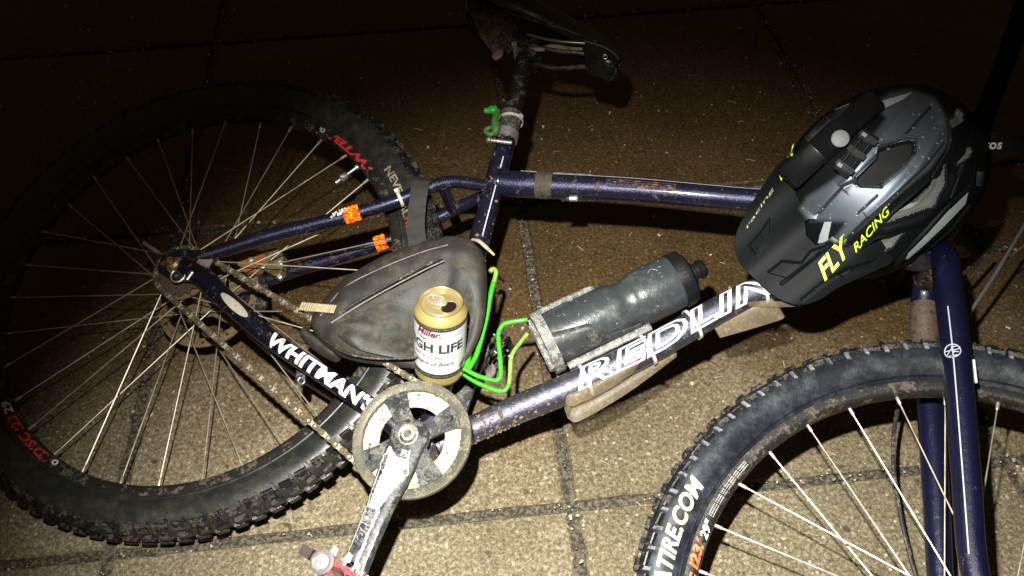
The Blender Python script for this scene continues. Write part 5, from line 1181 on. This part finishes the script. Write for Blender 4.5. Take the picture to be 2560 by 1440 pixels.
# vents on the side turned away from the camera, so the shell is whole from other positions
for (cx, sz_) in ((.05, .03), (-.05, .035)):
    s_ = np.hypot((lx - cx) / .035, (lz - .035) / .016); far = (~facing) & (ly < 0); disp -= np.where(far, .012 * (1 - sstep(.7, 1.05, s_)), 0); mid[far & (s_ < .85)] = 2
WP2 = WP + NWp * disp[..., None]
t = MB(); vs = WP2.reshape(-1, 3); mlist = [HFD, HGM, HHO, HFO, HSI]
for mm in mlist: t.mi(mm)
t.v = [tuple(v) for v in vs]
for i in range(NV - 1):
    for k in range(NU):
        k2_ = (k + 1) % NU; f = [i * NU + k, i * NU + k2_, (i + 1) * NU + k2_, (i + 1) * NU + k]; t.f.append(f); t.m.append(int(mid[i, k]))
NOMERGE = True; shell = t.build('shell', helm, ang=75)
co = np.array([v.co[:] for v in shell.data.vertices]); q_ = px_of(co)
sm_ = shell.modifiers.new('m', 'SMOOTH'); sm_.factor = .5; sm_.iterations = 5
_n = (co - HO); _l = np.stack([_n @ Lx / HA ** 2, _n @ Sy / HBb ** 2, _n @ Uz / HC ** 2], -1); _w = _l[:, :1] * Lx + _l[:, 1:2] * Sy + _l[:, 2:] * Uz
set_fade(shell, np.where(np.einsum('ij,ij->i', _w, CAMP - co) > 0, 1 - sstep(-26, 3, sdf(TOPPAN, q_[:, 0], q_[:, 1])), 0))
so = shell.modifiers.new('s', 'SOLIDIFY'); so.thickness = .006; so.offset = -1
# inner liner
t = MB(); lin = [H3(x * .90, y * .90, z * .86) for x, y, z in LP[::12, ::12].reshape(-1, 3)]; nu2 = len(range(0, NU, 12)); nv2 = len(range(0, NV, 12))
t.add(lin, [[i * nu2 + k, i * nu2 + (k + 1) % nu2, (i + 1) * nu2 + (k + 1) % nu2, (i + 1) * nu2 + k] for i in range(nv2 - 1) for k in range(nu2)], mat('liner_black', (.012, .012, .012), .9, 0)); t.build('liner', helm)
# visor: curved plate from local coordinates found on its own surface
def hl(px, py, z):
    P_ = onp(px, py, HO + Uz * z, Uz) - HO; return (P_ @ Lx, P_ @ Sy)
VZ = .050
vis = [hl(x, y, VZ) for x, y in [(1836, 608), (1846, 560), (1900, 470), (1950, 400), (2000, 372), (2080, 440), (2150, 520), (2205, 590), (2240, 640), (2190, 672), (2100, 712), (2050, 742), (2000, 753), (1950, 738), (1890, 692), (1850, 650)]]
def vz(x, y): return VZ - .35 * max(0, x - .10) ** 1.2 - 2.6 * y * y * .9 + .012
V_px_holes = [[(2012, 554), (2020, 548), (2102, 552), (2108, 560), (2070, 600), (2040, 612), (2016, 590)], [Z3(620, 440), Z3(740, 470), Z3(830, 440), Z3(800, 480), Z3(690, 530), Z3(640, 500)]]
cx0, cy0 = hl(2010, 590, VZ)
t = MB(); gx = np.linspace(.052, .222, 230); gy = np.linspace(-.105, .105, 270); GX, GY = np.meshgrid(gx, gy, indexing='ij'); ZZ = np.vectorize(vz)(GX, GY)
s_out = sdf(np.array(catmull([np.array(v) for v in vis + [vis[0]]], 4))[:-1], GX, GY)
PW = HO + GX[..., None] * Lx + GY[..., None] * Sy + ZZ[..., None] * Uz; pqv = px_of(PW); VX, VY = pqv[..., 0], pqv[..., 1]
dv = np.zeros_like(GX); mv = np.zeros(GX.shape, int)
for g_, wpx, dep in (([Z3(570, 680), Z3(750, 540), Z3(980, 350)], 4, .002), ([Z3(740, 820), Z3(900, 690), Z3(1120, 560)], 4, .002), ([Z3(940, 350), Z3(1115, 375)], 2, .0015)): dv -= dep * (1 - sstep(0, wpx * 1.6, dist_poly(g_, VX, VY, False)))
dv -= .003 * (1 - sstep(-2, 1.5, sdf(Q((335, 1212), (425, 1142), (540, 1150), (600, 1075), (700, 1045), (600, 1135), (470, 1245)), VX, VY))); dv += .0025 * (1 - sstep(-2.5, 1.5, sdf(Q((220, 1050), (300, 960), (350, 880), (352, 960), (330, 1040), (270, 1110)), VX, VY))); dv -= .003 * (1 - sstep(-2, 1.5, sdf(Q((760, 1225), (880, 1170), (1010, 1130), (940, 1190), (800, 1240)), VX, VY)))
ridge = .0022 * np.cos(GY * 95); PW2 = PW + Uz * (dv + ridge)[..., None]
pass
keep = s_out < 0
for hpoly in V_px_holes[:1]: keep &= ~inside(hpoly, VX, VY)
keep &= ~((GX < .070))
def snap_(sd_, keep_in):
    g0, g1 = np.gradient(sd_, gx, gy); nrm2 = g0 ** 2 + g1 ** 2 + 1e-9; return g0 * sd_ / nrm2, g1 * sd_ / nrm2
a0_, a1_ = snap_(s_out, True); near = (s_out >= 0) & (s_out < .002)
hp_ = sdf(V_px_holes[0], VX, VY); b0_, b1_ = snap_(hp_, False); nearh = (hp_ <= 0) & (hp_ > -1.8)
sx_ = np.where(near, -a0_, 0) + np.where(nearh, -b0_, 0); sy_ = np.where(near, -a1_, 0) + np.where(nearh, -b1_, 0)
PW2 = PW2 + sx_[..., None] * Lx + sy_[..., None] * Sy
keep = (s_out < .0009) & (hp_ > -1.2) & ~(GX < .070)
idx = -np.ones(GX.shape, int); vs = []
for i in range(GX.shape[0]):
    for j in range(GX.shape[1]):
        idx[i, j] = len(vs); vs.append(PW2[i, j])
t.mi(HFD); t.mi(HGM); t.v = [tuple(v) for v in vs]
for i in range(GX.shape[0] - 1):
    for j in range(GX.shape[1] - 1):
        if keep[i, j] and keep[i + 1, j] and keep[i, j + 1] and keep[i + 1, j + 1]: t.f.append([idx[i, j], idx[i + 1, j], idx[i + 1, j + 1], idx[i, j + 1]]); t.m.append(int(mv[i, j]))
visor = t.build('visor', helm, ang=60)
bm = bmesh.new(); bm.from_mesh(visor.data); bmesh.ops.delete(bm, geom=[v for v in bm.verts if not v.link_faces], context='VERTS'); bm.to_mesh(visor.data); bm.free()
sm_ = visor.modifiers.new('m', 'SMOOTH'); sm_.factor = .5; sm_.iterations = 2
co = np.array([v.co[:] for v in visor.data.vertices]); q_ = px_of(co)
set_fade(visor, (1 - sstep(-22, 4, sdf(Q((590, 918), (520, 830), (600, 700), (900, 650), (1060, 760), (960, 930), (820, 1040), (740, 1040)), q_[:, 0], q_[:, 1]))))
so = visor.modifiers.new('s', 'SOLIDIFY'); so.thickness = .0035; so.offset = -1
# lettering on the shell: drawn on the helmet's own skin
def hsurf(px, py, lift=.0025):
    d = ray(px, py); o = CAMP - HO; A3 = np.array([d @ Lx / HA, d @ Sy / HBb, d @ Uz / HC]); B3 = np.array([o @ Lx / HA, o @ Sy / HBb, o @ Uz / HC]); a, b, c = A3 @ A3, 2 * A3 @ B3, B3 @ B3 - 1; D = b * b - 4 * a * c
    if D < 0: return None
    t_ = (-b - math.sqrt(D)) / (2 * a); P_ = CAMP + d * t_; q = np.array([(P_ - HO) @ Lx / HA ** 2, (P_ - HO) @ Sy / HBb ** 2, (P_ - HO) @ Uz / HC ** 2]); n_ = N_(q[0] * Lx + q[1] * Sy + q[2] * Uz); return P_ + n_ * lift
from mathutils.bvhtree import BVHTree
def bvh_of(o):
    me = o.data; return BVHTree.FromPolygons([v.co[:] for v in me.vertices], [list(p.vertices) for p in me.polygons])
bs, bv = bvh_of(shell), bvh_of(visor); offs = np.array(wmat(shell).translation)
def skin(px, py, lift=.0012):
    d = N_(ray(px, py)); best_ = None
    for b_ in (bs, bv):
        h_ = b_.ray_cast(Vector(CAMP), Vector(d))
        if h_[0] is not None and (best_ is None or h_[3] < best_[3]): best_ = h_
    if best_ is None: return CAMP + d * 1.3
    return np.array(best_[0]) - d * lift
def helm_text(mb, s, a, b, hpx, m, bold, shear, sq=1, updir=None):
    g_ = text_geo(s, 1.42, bold * 1.6, shear, slices=3, xs=8); w = g_[0][:, 0].max(); a = np.array(a, float); b = np.array(b, float); X_ = (b - a) / w; Y_ = np.array([X_[1], -X_[0]]); Y_ = Y_ / np.linalg.norm(Y_) if updir is None else np.array(updir, float)
    def f(x, y, z): q = a + X_ * x + Y_ * y * hpx; return skin(q[0], q[1])
    put_text(mb, g_, f, m)
NEON = mat('neon_yellow_print', (0.72, 0.95, 0.02), .45, 0, var=.03)
t = MB()
helm_text(t, 'FLY', (2062, 702), (2126, 630), 46, NEON, .02, .1, updir=(-.42, -.92)); helm_text(t, 'RACING', (2140, 632), (2224, 533), 21, NEON, .008, .1, updir=(-.35, -.95))
t.build('lettering', helm); t = MB(); helm_text(t, 'FLY', (1953, 452), (1992, 362), 22, NEON, .02, .2, updir=(-.35, -.2)); 
t.build('lettering', helm)
t = MB(); helm_text(t, 'racing', (1868, 572), (1936, 470), 9, mat('olive_print', (.30, .33, .16), .5, 0), .0, .2, updir=(-.7, -.3)); t.build('lettering', helm)
# lamp with holder strapped on the crown
t = MB(); lw = lambda px, py, h: skin(px, py, 0) if False else None
Pc = hsurf(2090, 370, .0); nl = N_((CAMP - Pc) * .8 + Uz * .2); q1, q2 = hsurf(2030, 440, .012), hsurf(2168, 285, .006)
ax_ = N_(q2 - q1); upv = N_(nl - nl @ ax_ * ax_); sd = np.cross(ax_, upv)
Q1 = hsurf(2008, 440, .021); Q2 = hsurf(2182, 274, .015); ax_ = N_(Q2 - Q1); upv = N_(camdir(Q1) * .9 + Uz * .3); upv = N_(upv - upv @ ax_ * ax_); sd = N_(np.cross(ax_, upv)); LL = np.linalg.norm(Q2 - Q1)
cen_ = Q1 + sd * 0
def LB_(s, o, h): return cen_ + ax_ * s + sd * o + upv * h
sgn = 1 if (px_of(LB_(.05, .01, 0)) - px_of(LB_(.05, 0, 0)))[0] > 0 else -1
secs2 = [(-.012, .0145, .010), (-.008, .0168, .0140), (.034, .0172, .0160), (.036, .0180, .0172), (.0365, .0180, .0172), (.038, .0172, .0160), (.075, .0175, .0165), (.080, .0160, .0150), (LL + .002, .0150, .0120), (LL + .006, .0110, .008)]; vs = []
for s, w, h in secs2:
    for k in range(12):
        a = 2 * math.pi * k / 12 + math.pi / 12; vs.append(LB_(s, sgn * .004 + w * se(np.array(math.cos(a)), .28), h * se(np.array(math.sin(a)), .28)))
LMP = mat('lamp_black', (.007, .007, .008), .20, 0, bump=.06, bscale=300)
t.add(vs, [[i * 12 + k, i * 12 + (k + 1) % 12, (i + 1) * 12 + (k + 1) % 12, (i + 1) * 12 + k] for i in range(len(secs2) - 1) for k in range(12)] + [list(range(12)), [(len(secs2) - 1) * 12 + k for k in range(11, -1, -1)]], LMP)
lmp = t.build('lamp', helm, ang=50)
t = MB(); bq = CAMP + ray(2101, 346) * (((LB_(.07, 0, .020) - CAMP) @ upv) / (ray(2101, 346) @ upv)); lathe(t, bq - upv * .002, upv, [(0, .0108), (.0016, .0106), (.0026, .0090), (.0026, 0)], mat('grey_button', (.22, .225, .225), .5, 0), 30); t.build('button', lmp)
t = MB(); c = hsurf(2142, 392, .010); X2 = N_(hsurf(2182, 340, .01) - hsurf(2105, 435, .01)); u3 = N_(camdir(c) - camdir(c) @ X2 * X2); Y2 = np.cross(X2, u3)
box(t, c, X2 * .030, Y2 * .010, u3 * .004, LMP)
for s in (-.022, 0, .022): box(t, c + X2 * s + u3 * .005, X2 * .0035, Y2 * .012, u3 * .0025, BLK)
for o in (-.006, .006): tube(t, [c + X2 * -.026 + Y2 * o + u3 * .006, c + X2 * .026 + Y2 * o + u3 * .006], .0017, BLK, 8)
for s in (-.024, .022): box(t, c + X2 * s + Y2 * -.006 + u3 * .008, X2 * .0022, Y2 * .003, u3 * .001, mat('grey_button', (.42, .43, .43)))
t.build('lamp_mount', lmp, smooth=False)
# chin strap below the rim
t = MB(); tube(t, catmull([H3(.02, .100, -.02), H3(.03, .085, -.050), CAMP + ray(2312, 655) * 1.36, CAMP + ray(2345, 640) * 1.37, H3(-.05, .105, -.02)], 6), .004, NYL, 8, flat=.35); t.build('chin_strap', helm)
# water beads on the shell
t = MB(); DROP = mat('water', (.9, .93, .95), .03, 0, trans=0.0, spec=1.0, alpha=.35)
for k in range(170):
    x = rng.uniform(1990, 2380); y = rng.uniform(260, 680)
    if not inside(TOPPAN, np.array(x), np.array(y)): continue
    P_ = skin(x, y, 0); s = rng.uniform(.0005, .0013); ball(t, P_, s, DROP, 8)
tag(t.build('water_drops', helm), kind='stuff')

# ================================================================== LEAVES on the ground at the right
LEAFP = mat('pale_dry_leaf', (.42, .33, .20), .6, 0, var=.35, mscale=60); LEAFD = mat('dark_wet_leaf', (.035, .030, .020), .35, 0, var=.6, mscale=60)
def leaf(px, py, L_, ang, m, label, curl=.5, w=.55, h=.004):
    P0 = hp(px, py, h); t = MB(); vs = []; n1, n2 = 12, 8; ca, sa_ = math.cos(ang), math.sin(ang)
    for i in range(n1 + 1):
        s = i / n1; wd2 = L_ * w * .5 * math.sin(math.pi * min(1, s * 1.02 + .02)) ** .8 * (1 + .12 * math.sin(s * 19))
        for j in range(n2 + 1):
            o = (j / n2 * 2 - 1); x = (s - .5) * L_; y = o * wd2; zz = h + curl * abs(o) ** 1.6 * wd2 + .12 * L_ * (s - .5) ** 2 + .002 * math.sin(j * 2 + i)
            vs.append(P0 * [1, 1, 0] + np.array([x * ca - y * sa_, x * sa_ + y * ca, max(.0012, zz)]))
    t.add(vs, [[i * (n2 + 1) + j, i * (n2 + 1) + j + 1, (i + 1) * (n2 + 1) + j + 1, (i + 1) * (n2 + 1) + j] for i in range(n1) for j in range(n2)], m)
    tube(t, [vs[n2 // 2], P0 * [1, 1, 0] + np.array([-L_ * .75 * ca, -L_ * .75 * sa_, .002])], .0006, m, 5)
    o = t.build('leaf'); so = o.modifiers.new('s', 'SOLIDIFY'); so.thickness = .0004; tag(o, label, 'leaf', 'fallen leaves beside the fork'); return o
leaf(2398, 640, .040, .4, LEAFP, 'pale dry leaf beside the fork crown, the brightest leaf', .9, .75)
leaf(2452, 600, .045, 1.2, LEAFD, 'dark curled leaf behind the pale dry leaf', .7)
leaf(2425, 575, .038, 2.3, LEAFD, 'dark leaf nearest the back edge of the helmet', .6)
leaf(2482, 562, .030, .2, LEAFP, 'small grey brown leaf farthest from the fork', .5, .5)
leaf(2500, 625, .034, 2.9, LEAFD, 'small dark leaf next to the grey hose', .8)
